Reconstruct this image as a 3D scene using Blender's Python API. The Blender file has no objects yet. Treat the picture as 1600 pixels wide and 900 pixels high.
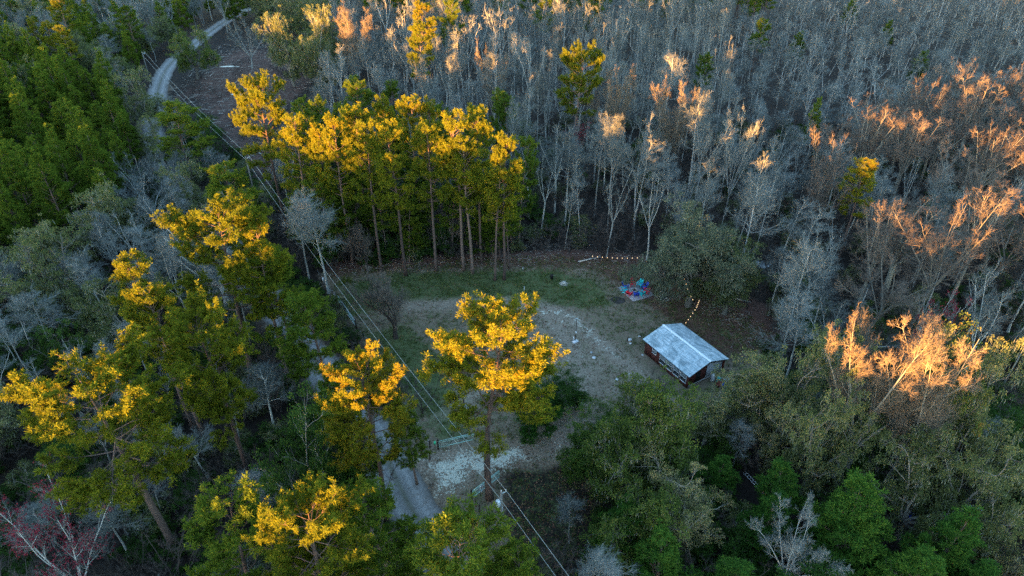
import bpy, math, random
import numpy as np
from mathutils import Vector, Matrix
R = math.radians
random.seed(7)
rs = np.random.RandomState(7)
C = bpy.context.scene.collection

# ------------------------------------------------------------------ camera
CAM_H, PITCH, FPX = 66.0, R(34), 1067.0
cam = bpy.data.objects.new('camera', bpy.data.cameras.new('camera'))
C.objects.link(cam)
cam.location = (0, 0, CAM_H)
cam.rotation_euler = (R(90) - PITCH, 0, 0)
cam.data.sensor_width = 36
cam.data.lens = 36 * FPX / 1600
cam.data.clip_end = 6000
bpy.context.scene.camera = cam

# ------------------------------------------------------------------ light
SUN_EL, SUN_DIR = R(2.1), Vector((-0.50, -0.866, 0)).normalized()     # direction towards the sun
w = bpy.data.worlds.new('World'); bpy.context.scene.world = w
w.use_nodes = True
nt = w.node_tree; nt.nodes.clear()
sky = nt.nodes.new('ShaderNodeTexSky'); sky.sky_type = 'NISHITA'; sky.sun_disc = False
sky.sun_elevation = SUN_EL
sky.sun_rotation = math.atan2(SUN_DIR.x, SUN_DIR.y)
sky.air_density = 1.0; sky.dust_density = 0.6; sky.ozone_density = 2.0
bg = nt.nodes.new('ShaderNodeBackground'); bg.inputs[1].default_value = 0.15
wo = nt.nodes.new('ShaderNodeOutputWorld')
nt.links.new(sky.outputs[0], bg.inputs[0]); nt.links.new(bg.outputs[0], wo.inputs[0])
sun = bpy.data.objects.new('sun', bpy.data.lights.new('sun', 'SUN'))
C.objects.link(sun)
sun.data.energy = 3.7; sun.data.angle = R(0.5); sun.data.color = (1.0, 0.42, 0.10)
sd = Vector((SUN_DIR.x * math.cos(SUN_EL), SUN_DIR.y * math.cos(SUN_EL), math.sin(SUN_EL)))
sun.rotation_euler = sd.to_track_quat('Z', 'Y').to_euler()
sun.location = (-60, -60, 90)
sc = bpy.context.scene
sc.view_settings.view_transform = 'Standard'; sc.view_settings.look = 'None'
sc.view_settings.gamma = 1; sc.view_settings.use_curve_mapping = False
sc.view_settings.exposure = 4.35
sc.render.engine = 'CYCLES'
sc.cycles.max_bounces = 4; sc.cycles.diffuse_bounces = 3; sc.cycles.glossy_bounces = 2
sc.cycles.transmission_bounces = 3; sc.cycles.transparent_max_bounces = 4
sc.cycles.caustics_reflective = False; sc.cycles.caustics_refractive = False
sc.cycles.use_denoising = False
sc.cycles.use_adaptive_sampling = False
sc.cycles.sample_clamp_indirect = 0.12

# ------------------------------------------------------------------ layout helpers
cT, sT = math.cos(PITCH), math.sin(PITCH)
def G(px, py, z=0.0):
    """ground point (at height z) seen at photo pixel px,py (1600 x 900)"""
    a = (px - 800) / FPX; b = -(py - 450) / FPX
    dy, dz = cT + b * sT, -sT + b * cT
    t = (z - CAM_H) / dz
    return (a * t, dy * t)
def PX(x, y, z):
    d = y * cT - (z - CAM_H) * sT
    u = y * sT + (z - CAM_H) * cT
    return 800 + FPX * x / d, 450 - FPX * u / d
def inpoly(p, poly):
    x, y = p; c = False; n = len(poly); j = n - 1
    for i in range(n):
        xi, yi = poly[i]; xj, yj = poly[j]
        if (yi > y) != (yj > y) and x < (xj - xi) * (y - yi) / (yj - yi) + xi: c = not c
        j = i
    return c

def tag(o, label=None, cat=None, group=None, kind=None):
    if label: o['label'] = label
    if cat: o['category'] = cat
    if group: o['group'] = group
    if kind: o['kind'] = kind
    return o
def empty(name, loc, rz=0):
    o = bpy.data.objects.new(name, None); C.objects.link(o)
    o.location = loc; o.rotation_euler = (0, 0, rz); o.empty_display_size = .3
    return o

class MB:
    """collects geometry as numpy blocks"""
    def __init__(s): s.v = []; s.f = {3: [], 4: []}; s.n = 0; s.poly = []
    def add(s, v, f):
        v = np.asarray(v, float).reshape(-1, 3); f = np.asarray(f, int)
        s.v.append(v); s.f[f.shape[1]].append(f + s.n); s.n += len(v)
    def box(s, c, size, rz=0, M=None):
        x, y, z = [q / 2 for q in size]
        v = np.array([(a, b, d) for a in (-x, x) for b in (-y, y) for d in (-z, z)])
        if M is not None: v = v @ np.array(M.to_3x3()).T
        elif rz:
            cs, sn = math.cos(rz), math.sin(rz)
            v = np.stack([v[:, 0] * cs - v[:, 1] * sn, v[:, 0] * sn + v[:, 1] * cs, v[:, 2]], 1)
        s.add(v + np.array(c), [(0, 1, 3, 2), (4, 6, 7, 5), (0, 4, 5, 1), (2, 3, 7, 6), (0, 2, 6, 4), (1, 5, 7, 3)])
        return s
    def tube(s, pts, rad, n=6, cap=True):
        pts = np.asarray(pts, float); m = len(pts)
        rad = np.broadcast_to(np.asarray(rad, float), (m,))
        t = np.gradient(pts, axis=0); t /= np.linalg.norm(t, axis=1)[:, None] + 1e-9
        ref = np.array([0, 0, 1.0]) if abs(t[0][2]) < .9 else np.array([1.0, 0, 0])
        a = np.cross(t, ref); a /= np.linalg.norm(a, axis=1)[:, None] + 1e-9
        b = np.cross(t, a)
        th = np.arange(n) * 2 * math.pi / n
        v = pts[:, None] + rad[:, None, None] * (a[:, None] * np.cos(th)[None, :, None] + b[:, None] * np.sin(th)[None, :, None])
        i = np.arange(m - 1)[:, None] * n; j = np.arange(n)[None]
        j2 = (j + 1) % n
        f = np.stack([i + j, i + j2, i + n + j2, i + n + j], -1).reshape(-1, 4)
        s.add(v.reshape(-1, 3), f)
        if cap:
            s.v.append(pts[-1:].copy()); k = s.n; s.n += 1
            base = k - n
            s.f[3].append(np.array([(base + q, base + (q + 1) % n, k) for q in range(n)]))
            s.v.append(pts[:1].copy()); k2 = s.n; s.n += 1
            base = k - m * n
            s.f[3].append(np.array([(base + (q + 1) % n, base + q, k2) for q in range(n)]))
        return s
    def cyl(s, p, r, h, n=12, r2=None):
        return s.tube([(p[0], p[1], p[2]), (p[0], p[1], p[2] + h)], [r, r if r2 is None else r2], n)
    def lathe(s, prof, n=14, c=(0, 0, 0)):
        m = len(prof); th = np.arange(n) * 2 * math.pi / n
        v = np.array([[(c[0] + r * math.cos(t), c[1] + r * math.sin(t), c[2] + z) for t in th] for r, z in prof])
        i = np.arange(m - 1)[:, None] * n; j = np.arange(n)[None]; j2 = (j + 1) % n
        s.add(v.reshape(-1, 3), np.stack([i + j, i + j2, i + n + j2, i + n + j], -1).reshape(-1, 4))
        return s
    def cones(s, P, D, r0):
        """many thin three-sided twigs: P base, D vector, r0 base radius"""
        P = np.asarray(P); D = np.asarray(D); r0 = np.asarray(r0); k = len(P)
        if k == 0: return s
        d = D / (np.linalg.norm(D, axis=1)[:, None] + 1e-9)
        ref = np.where(np.abs(d[:, 2:3]) < .9, np.array([[0, 0, 1.0]]), np.array([[1.0, 0, 0]]))
        a = np.cross(d, ref); a /= np.linalg.norm(a, axis=1)[:, None]
        b = np.cross(d, a)
        vs = [P + r0[:, None] * (a * math.cos(q) + b * math.sin(q)) for q in (0, 2.094, 4.189)] + [P + D]
        v = np.stack(vs, 1).reshape(-1, 3)
        o = (np.arange(k) * 4)[:, None]
        f = np.concatenate([o + np.array([[0, 1, 3]]), o + np.array([[1, 2, 3]]), o + np.array([[2, 0, 3]])])
        s.add(v, f); return s
    def blades(s, P, D, W):
        """leaf or needle blades: triangle fans from P along D, width W, random roll"""
        k = len(P)
        d = D / (np.linalg.norm(D, axis=1)[:, None] + 1e-9)
        a = np.cross(d, rs.normal(size=(k, 3))); a /= np.linalg.norm(a, axis=1)[:, None] + 1e-9
        a *= np.asarray(W)[:, None] if np.ndim(W) else W
        v = np.stack([P - a * .25, P + a * .25, P + D * .72 + a * .5, P + D, P + D * .72 - a * .5], 1)
        v = np.stack([P, P + D * .6 + a * .5, P + D, P + D * .6 - a * .5], 1).reshape(-1, 3)
        o = (np.arange(k) * 4)[:, None]
        s.add(v, o + np.array([[0, 1, 2, 3]])); return s
    def mesh(s, name, mat, smooth=False):
        me = bpy.data.meshes.new(name)
        V = np.concatenate(s.v); t = np.concatenate(s.f[3]) if s.f[3] else np.zeros((0, 3), int)
        q = np.concatenate(s.f[4]) if s.f[4] else np.zeros((0, 4), int)
        me.vertices.add(len(V)); me.vertices.foreach_set('co', V.ravel())
        L = np.concatenate([t.ravel(), q.ravel()])
        me.loops.add(len(L)); me.loops.foreach_set('vertex_index', L.astype(np.int32))
        me.polygons.add(len(t) + len(q))
        st = np.concatenate([np.arange(len(t)) * 3, len(t) * 3 + np.arange(len(q)) * 4]).astype(np.int32)
        tot = np.concatenate([np.full(len(t), 3), np.full(len(q), 4)]).astype(np.int32)
        me.polygons.foreach_set('loop_start', st); me.polygons.foreach_set('loop_total', tot)
        if smooth: me.polygons.foreach_set('use_smooth', np.ones(len(tot), bool))
        me.update(calc_edges=True)
        me.materials.append(mat)
        return me
    def build(s, name, mat, parent=None, smooth=False, loc=None, rz=0):
        o = bpy.data.objects.new(name, s.mesh(name, mat, smooth)); C.objects.link(o)
        if parent: o.parent = parent
        if loc is not None: o.location = loc
        if rz: o.rotation_euler = (0, 0, rz)
        return o

# ------------------------------------------------------------------ materials
def newmat(name):
    m = bpy.data.materials.new(name); m.use_nodes = True
    t = m.node_tree; b = t.nodes['Principled BSDF']; b.inputs['Specular IOR Level'].default_value = .2
    return m, t, b
def N(t, kind, **kw):
    n = t.nodes.new(kind)
    for k, v in kw.items(): setattr(n, k, v)
    return n
def noise(t, scale, detail=4, rough=.6, vec=None, dist=0):
    n = N(t, 'ShaderNodeTexNoise'); n.inputs['Scale'].default_value = scale
    n.inputs['Detail'].default_value = detail; n.inputs['Roughness'].default_value = rough
    n.inputs['Distortion'].default_value = dist
    if vec is not None: t.links.new(vec, n.inputs['Vector'])
    return n
def ramp(t, fac, stops):
    r = N(t, 'ShaderNodeValToRGB'); e = r.color_ramp.elements
    while len(e) < len(stops): e.new(.5)
    for k, (p, c) in enumerate(stops):
        e[k].position = p; e[k].color = (*c, 1) if len(c) == 3 else c
    t.links.new(fac, r.inputs[0]); return r
def mixc(t, fac, a, b, mode='MIX'):
    m = N(t, 'ShaderNodeMix', data_type='RGBA', blend_type=mode)
    for s_, v in ((0, fac), (6, a), (7, b)):
        if isinstance(v, (int, float)): m.inputs[s_].default_value = v
        elif isinstance(v, tuple): m.inputs[s_].default_value = (*v, 1)
        else: t.links.new(v, m.inputs[s_])
    return m.outputs[2]
def math_(t, op, a, b=None, c=None, clamp=False):
    m = N(t, 'ShaderNodeMath', operation=op, use_clamp=clamp)
    for k, v in enumerate((a, b, c)):
        if v is None: continue
        if isinstance(v, (int, float)): m.inputs[k].default_value = v
        else: t.links.new(v, m.inputs[k])
    return m.outputs[0]
def plain(name, col, rough=.7, metal=0, var=.25, scale=6, emis=None, estr=0):
    m, t, b = newmat(name)
    tc = N(t, 'ShaderNodeTexCoord')
    n = noise(t, scale, 5, .65, tc.outputs['Object'])
    lo = tuple(c * (1 - var) for c in col); hi = tuple(min(1, c * (1 + var)) for c in col)
    r = ramp(t, n.outputs[0], [(.3, lo), (.7, hi)])
    t.links.new(r.outputs[0], b.inputs['Base Color'])
    b.inputs['Roughness'].default_value = rough; b.inputs['Metallic'].default_value = metal
    if emis: b.inputs['Emission Color'].default_value = (*emis, 1); b.inputs['Emission Strength'].default_value = estr
    return m
def leafmat(name, a, b_, dry=None, trans=.35):
    """foliage: colour varies by tree, by patch inside the crown and by leaf"""
    m = bpy.data.materials.new(name); m.use_nodes = True; t = m.node_tree; t.nodes.clear()
    oi = N(t, 'ShaderNodeObjectInfo'); ge = N(t, 'ShaderNodeNewGeometry')
    n = noise(t, .35, 3, .6, ge.outputs['Position'])
    f = math_(t, 'MULTIPLY_ADD', oi.outputs['Random'], .5, -.25)
    f = math_(t, 'ADD', f, n.outputs[0])
    f2 = math_(t, 'MULTIPLY_ADD', ge.outputs['Random Per Island'], .5, -.25)
    f = math_(t, 'ADD', f, f2, clamp=True)
    stops = [(.15, tuple(x * .72 for x in a)), (.5, a), (.85, b_)]
    if dry: stops = [(.1, tuple(x * .72 for x in a)), (.45, a), (.75, b_), (.97, dry)]
    r = ramp(t, f, stops)
    d = N(t, 'ShaderNodeBsdfDiffuse'); tr = N(t, 'ShaderNodeBsdfTranslucent'); mx = N(t, 'ShaderNodeMixShader')
    o = N(t, 'ShaderNodeOutputMaterial')
    t.links.new(r.outputs[0], d.inputs[0]); t.links.new(r.outputs[0], tr.inputs[0])
    mx.inputs[0].default_value = trans
    t.links.new(d.outputs[0], mx.inputs[1]); t.links.new(tr.outputs[0], mx.inputs[2]); t.links.new(mx.outputs[0], o.inputs[0])
    return m
def barkmat(name, a, b_, streak=(9, 9, 1.2)):
    m, t, b = newmat(name)
    tc = N(t, 'ShaderNodeTexCoord'); mp = N(t, 'ShaderNodeMapping'); mp.inputs['Scale'].default_value = streak
    t.links.new(tc.outputs['Object'], mp.inputs[0])
    n = noise(t, 1.0, 5, .7, mp.outputs[0])
    oi = N(t, 'ShaderNodeObjectInfo')
    f = math_(t, 'MULTIPLY_ADD', oi.outputs['Random'], .4, -.2); f = math_(t, 'ADD', f, n.outputs[0])
    r = ramp(t, f, [(.3, a), (.7, b_)])
    t.links.new(r.outputs[0], b.inputs['Base Color']); b.inputs['Roughness'].default_value = .95
    b.inputs['Specular IOR Level'].default_value = .1
    return m
M = {}
M['needle'] = leafmat('needles_gold_green', (.125, .155, .016), (.19, .20, .015), (.22, .16, .02), .48)
M['needle_dark'] = leafmat('needles_deep_green', (.045, .12, .022), (.085, .165, .024), None, .45)
M['needle_mid'] = leafmat('needles_mid_green', (.085, .14, .018), (.14, .18, .02), None, .48)
M['oak'] = leafmat('oak_leaves', (.105, .135, .05), (.18, .195, .075), (.23, .21, .12), .42)
M['oak_green'] = leafmat('oak_leaves_green', (.075, .12, .028), (.13, .16, .035), (.19, .13, .035), .4)
M['shrub'] = leafmat('shrub_leaves', (.04, .09, .02), (.08, .13, .025), None, .4)
M['moss'] = leafmat('spanish_moss', (.17, .20, .15), (.27, .30, .23), None, .3)
M['bud'] = leafmat('maple_buds', (.20, .025, .045), (.30, .05, .065), None, .3)
M['pine_bark'] = barkmat('pine_bark', (.07, .05, .042), (.17, .125, .10))
M['bare_bark'] = barkmat('lichen_bark', (.15, .165, .155), (.40, .425, .39), (5, 5, 1.5))
M['bare_twig'] = barkmat('grey_twigs', (.085, .10, .093), (.18, .205, .19), (1, 1, 1))
M['rust_twig'] = barkmat('rusty_twigs', (.085, .07, .056), (.15, .128, .102), (1, 1, 1))
M['gold_twig'] = barkmat('tan_twigs', (.12, .10, .07), (.21, .18, .13), (1, 1, 1))
M['oak_bark'] = barkmat('oak_bark', (.09, .085, .07), (.22, .22, .18))
M['dark_bark'] = barkmat('dark_bark', (.035, .03, .026), (.09, .08, .07))

# ------------------------------------------------------------------ regions of the land (photo pixels of ground points -> world)
def W(pts): return [G(*p) for p in pts]
clear_px = [(497, 428), (560, 414), (700, 405), (860, 398), (1010, 408), (1080, 440), (1150, 480), (1215, 520), (1190, 590),
            (1150, 640), (1010, 640), (930, 700), (945, 800), (930, 900), (790, 905), (690, 800), (655, 720), (600, 600), (560, 530)]
clear_w = W(clear_px)
slash_px = [(262, 150), (300, 105), (345, 70), (470, 52), (505, 130), (455, 160), (430, 190), (436, 300), (470, 420), (497, 428), (520, 470), (500, 475), (440, 350), (380, 260), (300, 175)]
slash_w = W(slash_px)
road_line = W([(760, 960), (700, 880), (640, 790), (590, 690), (540, 625), (490, 560), (428, 480), (352, 380), (280, 290), (244, 225), (243, 165)]) \
    + [G(252, 125), G(268, 98), G(300, 72), G(345, 38), G(400, 8), G(500, -30), G(640, -60)]
def smooth_line(P, n=8):
    P = [np.array(p) for p in P]; out = []
    for i in range(len(P) - 1):
        p0 = P[max(0, i - 1)]; p1 = P[i]; p2 = P[i + 1]; p3 = P[min(len(P) - 1, i + 2)]
        for k in range(n):
            t = k / n
            out.append(.5 * ((2 * p1) + (-p0 + p2) * t + (2 * p0 - 5 * p1 + 4 * p2 - p3) * t * t + (-p0 + 3 * p1 - 3 * p2 + p3) * t ** 3))
    out.append(P[-1]); return np.array(out)
road_c = smooth_line(road_line)
def dist_line(x, y, L):
    """distance from grid points to a polyline"""
    d = np.full(np.shape(x), 1e9)
    for a, b in zip(L[:-1], L[1:]):
        ab = b - a; l = ab @ ab + 1e-9
        t = np.clip(((x - a[0]) * ab[0] + (y - a[1]) * ab[1]) / l, 0, 1)
        d = np.minimum(d, np.hypot(x - a[0] - t * ab[0], y - a[1] - t * ab[1]))
    return d
def poly_mask(x, y, poly, soft):
    inside = np.zeros(np.shape(x), bool); n = len(poly); j = n - 1
    for i in range(n):
        xi, yi = poly[i]; xj, yj = poly[j]
        if yi != yj:
            inside ^= ((yi > y) != (yj > y)) & (x < (xj - xi) * (y - yi) / (yj - yi) + xi)
        j = i
    d = dist_line(x, y, np.array(list(poly) + [poly[0]]))
    return np.clip(.5 + np.where(inside, d, -d) / soft, 0, 1)

# ------------------------------------------------------------------ ground
def axis(lo, hi, step, far):
    a = list(np.arange(lo, hi + 1e-6, step)); s = step
    l, h = [], []; x = lo
    while x > -far: s *= 1.35; x -= s; l.append(x)
    s = step; x = hi
    while x < far: s *= 1.35; x += s; h.append(x)
    return np.array(l[::-1] + a + h)
gx, gy = axis(-70, 60, .5, 3000), axis(36, 150, .5, 3000)
X, Y = np.meshgrid(gx, gy, indexing='ij')
clearm = poly_mask(X, Y, clear_w, 4)
tracks = [smooth_line(W(p), 5) for p in (
    [(640, 478), (720, 474), (800, 474), (870, 487), (930, 530), (985, 575), (1020, 612), (1060, 660)],
    [(700, 745), (760, 720), (850, 700), (885, 660), (900, 620), (905, 580), (880, 520), (855, 492)],
    [(690, 650), (730, 620), (790, 600), (870, 600), (960, 610)],
    [(640, 730), (720, 715), (800, 710), (880, 700)])]
def tr(i, wd): return np.clip(1 - dist_line(X, Y, tracks[i]) / wd, 0, 1)
dirt = np.maximum.reduce([tr(0, 3.6), tr(1, 5.0), tr(2, 3.5) * .7, tr(3, 5.0), poly_mask(X, Y, W([(740, 500), (860, 480), (960, 560), (1000, 630), (880, 640), (760, 560)]), 5) * .62])
sandm = np.maximum.reduce([
    poly_mask(X, Y, W([(665, 718), (700, 708), (760, 700), (822, 697), (835, 715), (790, 735), (735, 745), (715, 775), (680, 775)]), 3),
    np.clip(1 - dist_line(X, Y, smooth_line(W([(858, 484), (895, 497), (930, 530), (965, 556)]), 5)) / 2.4, 0, 1) * .68,
    poly_mask(X, Y, W([(830, 512), (862, 505), (905, 560), (880, 575)]), 5) * .45])
for q_ in (0, 1, 3):
    dd_ = dist_line(X, Y, tracks[q_]); sandm = np.maximum(sandm, np.clip(1 - np.abs(dd_ - 1.0) / .5, 0, 1) * .66)
grass = np.maximum.reduce([
    poly_mask(X, Y, W([(520, 440), (640, 424), (860, 418), (940, 440), (960, 480), (900, 484), (760, 470), (620, 475), (545, 500)]), 4),
    poly_mask(X, Y, W([(560, 520), (640, 500), (700, 560), (740, 690), (690, 700), (640, 640)]), 5) * .9,
    poly_mask(X, Y, W([(780, 725), (900, 720), (930, 800), (920, 900), (800, 900), (785, 800)]), 4) * .72,
    poly_mask(X, Y, W([(1118, 505), (1140, 515), (1150, 535), (1125, 522)]), 1.5), clearm * .46])
litter = np.maximum.reduce([
    poly_mask(X, Y, W([(500, 412), (600, 400), (760, 396), (900, 390), (1060, 405), (1200, 480), (1240, 540), (1120, 560), (1050, 500), (930, 420), (800, 416), (640, 420), (520, 434)]), 4),
    poly_mask(X, Y, slash_w, 5) * .55])
slashm = poly_mask(X, Y, slash_w, 4)
verge = np.clip(1 - dist_line(X, Y, road_c) / 7, 0, 1)
dark_lawn = poly_mask(X, Y, W([(775, 732), (905, 722), (950, 800), (930, 905), (790, 905)]), 4)  # ground of darker colour: more leaf litter, less open soil and dirt
clearo = clearm * (1 - .75 * dark_lawn); litter = np.maximum(litter * 1.0, dark_lawn * .3); dirt = dirt * (1 - .8 * dark_lawn); grass = grass * (1 - .35 * dark_lawn)
me = bpy.data.meshes.new('ground')
nx, ny = X.shape
V = np.stack([X, Y, np.zeros_like(X)], -1).reshape(-1, 3)
ii = (np.arange(nx - 1)[:, None] * ny + np.arange(ny - 1)[None]).ravel()
F = np.stack([ii, ii + ny, ii + ny + 1, ii + 1], 1)
me.vertices.add(len(V)); me.vertices.foreach_set('co', V.ravel())
me.loops.add(F.size); me.loops.foreach_set('vertex_index', F.ravel().astype(np.int32))
me.polygons.add(len(F)); me.polygons.foreach_set('loop_start', (np.arange(len(F)) * 4).astype(np.int32))
me.polygons.foreach_set('loop_total', np.full(len(F), 4, np.int32)); me.update(calc_edges=True)
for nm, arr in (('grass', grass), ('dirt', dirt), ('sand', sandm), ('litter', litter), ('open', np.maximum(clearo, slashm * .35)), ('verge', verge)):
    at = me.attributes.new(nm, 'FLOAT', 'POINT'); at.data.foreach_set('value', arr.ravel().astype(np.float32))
gm, t, b = newmat('forest_floor')
ge = N(t, 'ShaderNodeNewGeometry'); pos = ge.outputs['Position']
def att(nm):
    a = N(t, 'ShaderNodeAttribute'); a.attribute_name = nm; return a.outputs['Fac']
n_big = noise(t, .12, 4, .6, pos); n_mid = noise(t, .7, 6, .7, pos); n_fin = noise(t, 3.5, 6, .75, pos); n_spk = noise(t, 11, 3, .7, pos)
def brk(a, lo, hi, n1=n_mid, k=.9, k2=.35):
    v = math_(t, 'MULTIPLY_ADD', n1.outputs[0], k, a); v = math_(t, 'ADD', v, -k / 2)
    v = math_(t, 'MULTIPLY_ADD', n_fin.outputs[0], k2, v); v = math_(t, 'ADD', v, -k2 / 2)
    m = N(t, 'ShaderNodeMapRange', interpolation_type='SMOOTHSTEP')
    m.inputs[1].default_value = lo; m.inputs[2].default_value = hi
    t.links.new(v, m.inputs[0]); return m.outputs[0]
floor_c = ramp(t, n_fin.outputs[0], [(.3, (.008, .007, .006)), (.55, (.018, .014, .011)), (.75, (.045, .035, .028))]).outputs[0]  # floor colour darkened to deepen the shade in gaps between trees
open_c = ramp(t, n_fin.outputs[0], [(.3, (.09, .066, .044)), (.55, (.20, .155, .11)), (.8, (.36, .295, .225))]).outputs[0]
lit_c = ramp(t, n_fin.outputs[0], [(.3, (.04, .022, .018)), (.55, (.11, .06, .045)), (.8, (.22, .15, .115))]).outputs[0]
gr_c = ramp(t, n_fin.outputs[0], [(.3, (.03, .055, .018)), (.55, (.07, .105, .032)), (.8, (.15, .16, .07))]).outputs[0]
di_c = ramp(t, n_fin.outputs[0], [(.25, (.11, .088, .064)), (.5, (.24, .195, .148)), (.8, (.42, .355, .28))]).outputs[0]
sa_c = ramp(t, n_fin.outputs[0], [(.3, (.34, .34, .27)), (.7, (.54, .54, .45))]).outputs[0]
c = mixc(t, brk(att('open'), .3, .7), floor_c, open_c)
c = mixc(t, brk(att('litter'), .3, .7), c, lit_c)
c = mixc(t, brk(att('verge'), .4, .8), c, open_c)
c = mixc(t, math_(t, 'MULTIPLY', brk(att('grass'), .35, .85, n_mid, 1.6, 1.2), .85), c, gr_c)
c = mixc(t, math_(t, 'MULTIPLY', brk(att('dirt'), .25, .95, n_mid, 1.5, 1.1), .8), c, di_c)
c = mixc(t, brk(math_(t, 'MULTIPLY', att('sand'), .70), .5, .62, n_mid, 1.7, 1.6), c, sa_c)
c = mixc(t, math_(t, 'MULTIPLY', ramp(t, n_spk.outputs[0], [(.62, (0, 0, 0)), (.72, (1, 1, 1))]).outputs[0], .35), c, (.20, .17, .13))
c = mixc(t, math_(t, 'MULTIPLY', ramp(t, n_big.outputs[0], [(.35, (0, 0, 0)), (.65, (1, 1, 1))]).outputs[0], .3), c, mixc(t, 1.0, c, (.55, .6, .55), 'MULTIPLY'))
t.links.new(c, b.inputs['Base Color']); b.inputs['Roughness'].default_value = .95
bp = N(t, 'ShaderNodeBump'); bp.inputs['Strength'].default_value = .5; bp.inputs['Distance'].default_value = .25
t.links.new(n_fin.outputs[0], bp.inputs['Height']); t.links.new(bp.outputs[0], b.inputs['Normal'])
me.materials.append(gm)
go = bpy.data.objects.new('ground', me); C.objects.link(go); tag(go, kind='structure')

# road: pale sandy gravel with two worn wheel tracks
def strip(L, halfw, z, wob=.35, cols=9):
    L = np.asarray(L); d = np.gradient(L, axis=0); d /= np.linalg.norm(d, axis=1)[:, None]
    nn = np.stack([-d[:, 1], d[:, 0]], 1); m = len(L)
    wl = halfw * (1 + wob * .4 * rs.normal(size=m) * .5); wr = halfw * (1 + wob * .4 * rs.normal(size=m) * .5)
    u = np.linspace(-1, 1, cols)
    off = np.where(u[None] < 0, u[None] * wl[:, None], u[None] * wr[:, None])
    P = L[:, None] + nn[:, None] * off[..., None]
    V = np.concatenate([P, np.full(P.shape[:2] + (1,), z)], -1).reshape(-1, 3)
    i = (np.arange(m - 1)[:, None] * cols + np.arange(cols - 1)[None]).ravel()
    mb = MB(); mb.add(V, np.stack([i, i + cols, i + cols + 1, i + 1], 1)[:, ::-1])
    return mb, np.tile(u, m)
def resample(L, step):
    L = np.asarray(L); s = np.r_[0, np.cumsum(np.linalg.norm(np.diff(L, axis=0), axis=1))]
    q = np.arange(0, s[-1], step); return np.stack([np.interp(q, s, L[:, 0]), np.interp(q, s, L[:, 1])], 1)
rm, t, b = newmat('pale_gravel')
ge = N(t, 'ShaderNodeNewGeometry'); at = N(t, 'ShaderNodeAttribute'); at.attribute_name = 'across'
n1 = noise(t, .5, 5, .7, ge.outputs['Position']); n2 = noise(t, 6, 5, .75, ge.outputs['Position'])
u = math_(t, 'ABSOLUTE', at.outputs['Fac'])
base = ramp(t, n2.outputs[0], [(.3, (.12, .12, .115)), (.7, (.27, .27, .26))]).outputs[0]
wt = math_(t, 'SUBTRACT', 1.0, math_(t, 'MULTIPLY', math_(t, 'ABSOLUTE', math_(t, 'SUBTRACT', u, .45)), 5.5), clamp=True)
c = mixc(t, math_(t, 'MULTIPLY', wt, .5), base, (.34, .345, .335))
c = mixc(t, math_(t, 'MULTIPLY', math_(t, 'SUBTRACT', 1.0, math_(t, 'MULTIPLY', u, 5.0), clamp=True), .7), c, (.09, .095, .055))
c = mixc(t, math_(t, 'MULTIPLY', ramp(t, noise(t, .9, 4, .6, ge.outputs['Position']).outputs[0], [(.56, (0, 0, 0)), (.6, (1, 1, 1))]).outputs[0], .45), c, (.14, .13, .115))
ed = math_(t, 'MULTIPLY_ADD', n1.outputs[0], .7, math_(t, 'ADD', u, -.42))
c = mixc(t, ramp(t, noise(t, 1.6, 6, .8, ge.outputs['Position']).outputs[0], [(.52, (0, 0, 0)), (.66, (.75, .75, .75))]).outputs[0], c, (.10, .085, .07))
edm = ramp(t, ed, [(.66, (0, 0, 0)), (.98, (1, 1, 1))]).outputs[0]
c = mixc(t, edm, c, (.07, .062, .05))
t.links.new(c, b.inputs['Base Color']); b.inputs['Roughness'].default_value = .95
mb, uu = strip(resample(road_c, 1.5), 2.9, .02)
ro = mb.build('road', rm); tag(ro, kind='structure')
a_ = ro.data.attributes.new('across', 'FLOAT', 'POINT'); a_.data.foreach_set('value', uu.astype(np.float32))

# water glimpsed between the row pines and standing in the cleared lot
wm, t, b = newmat('still_water')
b.inputs['Base Color'].default_value = (.02, .03, .035, 1); b.inputs['Roughness'].default_value = .08; b.inputs['Specular IOR Level'].default_value = .6
ge = N(t, 'ShaderNodeNewGeometry'); n1 = noise(t, 2.5, 3, .5, ge.outputs['Position'])
bp = N(t, 'ShaderNodeBump'); bp.inputs['Strength'].default_value = .08; t.links.new(n1.outputs[0], bp.inputs['Height']); t.links.new(bp.outputs[0], b.inputs['Normal'])
def pool(name, cx, cy, rx, ry, z, seed):
    rr = np.random.RandomState(seed); n = 28
    k = 1 + .25 * np.sin(np.arange(n) * 2 * math.pi / n * 3 + seed) + .1 * rr.normal(size=n)
    v = [(cx, cy, z)] + [(cx + rx * k[i] * math.cos(i * 2 * math.pi / n), cy + ry * k[i] * math.sin(i * 2 * math.pi / n), z) for i in range(n)]
    mb = MB(); mb.add(v, [(0, 1 + i, 1 + (i + 1) % n) for i in range(n)])
    return tag(mb.build(name, wm), kind='structure')
pool('pond', -4.5, 128.5, 6.5, 5.5, .03, 1)
for q, (px, py, rx, ry) in enumerate([(358, 104, 3, .8), (372, 147, 1.8, 1.0), (392, 132, 1.4, .9), (1190, 412, 2.0, 1.2)]):
    x, y = G(px, py); pool('puddle_water', x, y, rx, ry, .025, q + 3)

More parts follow.
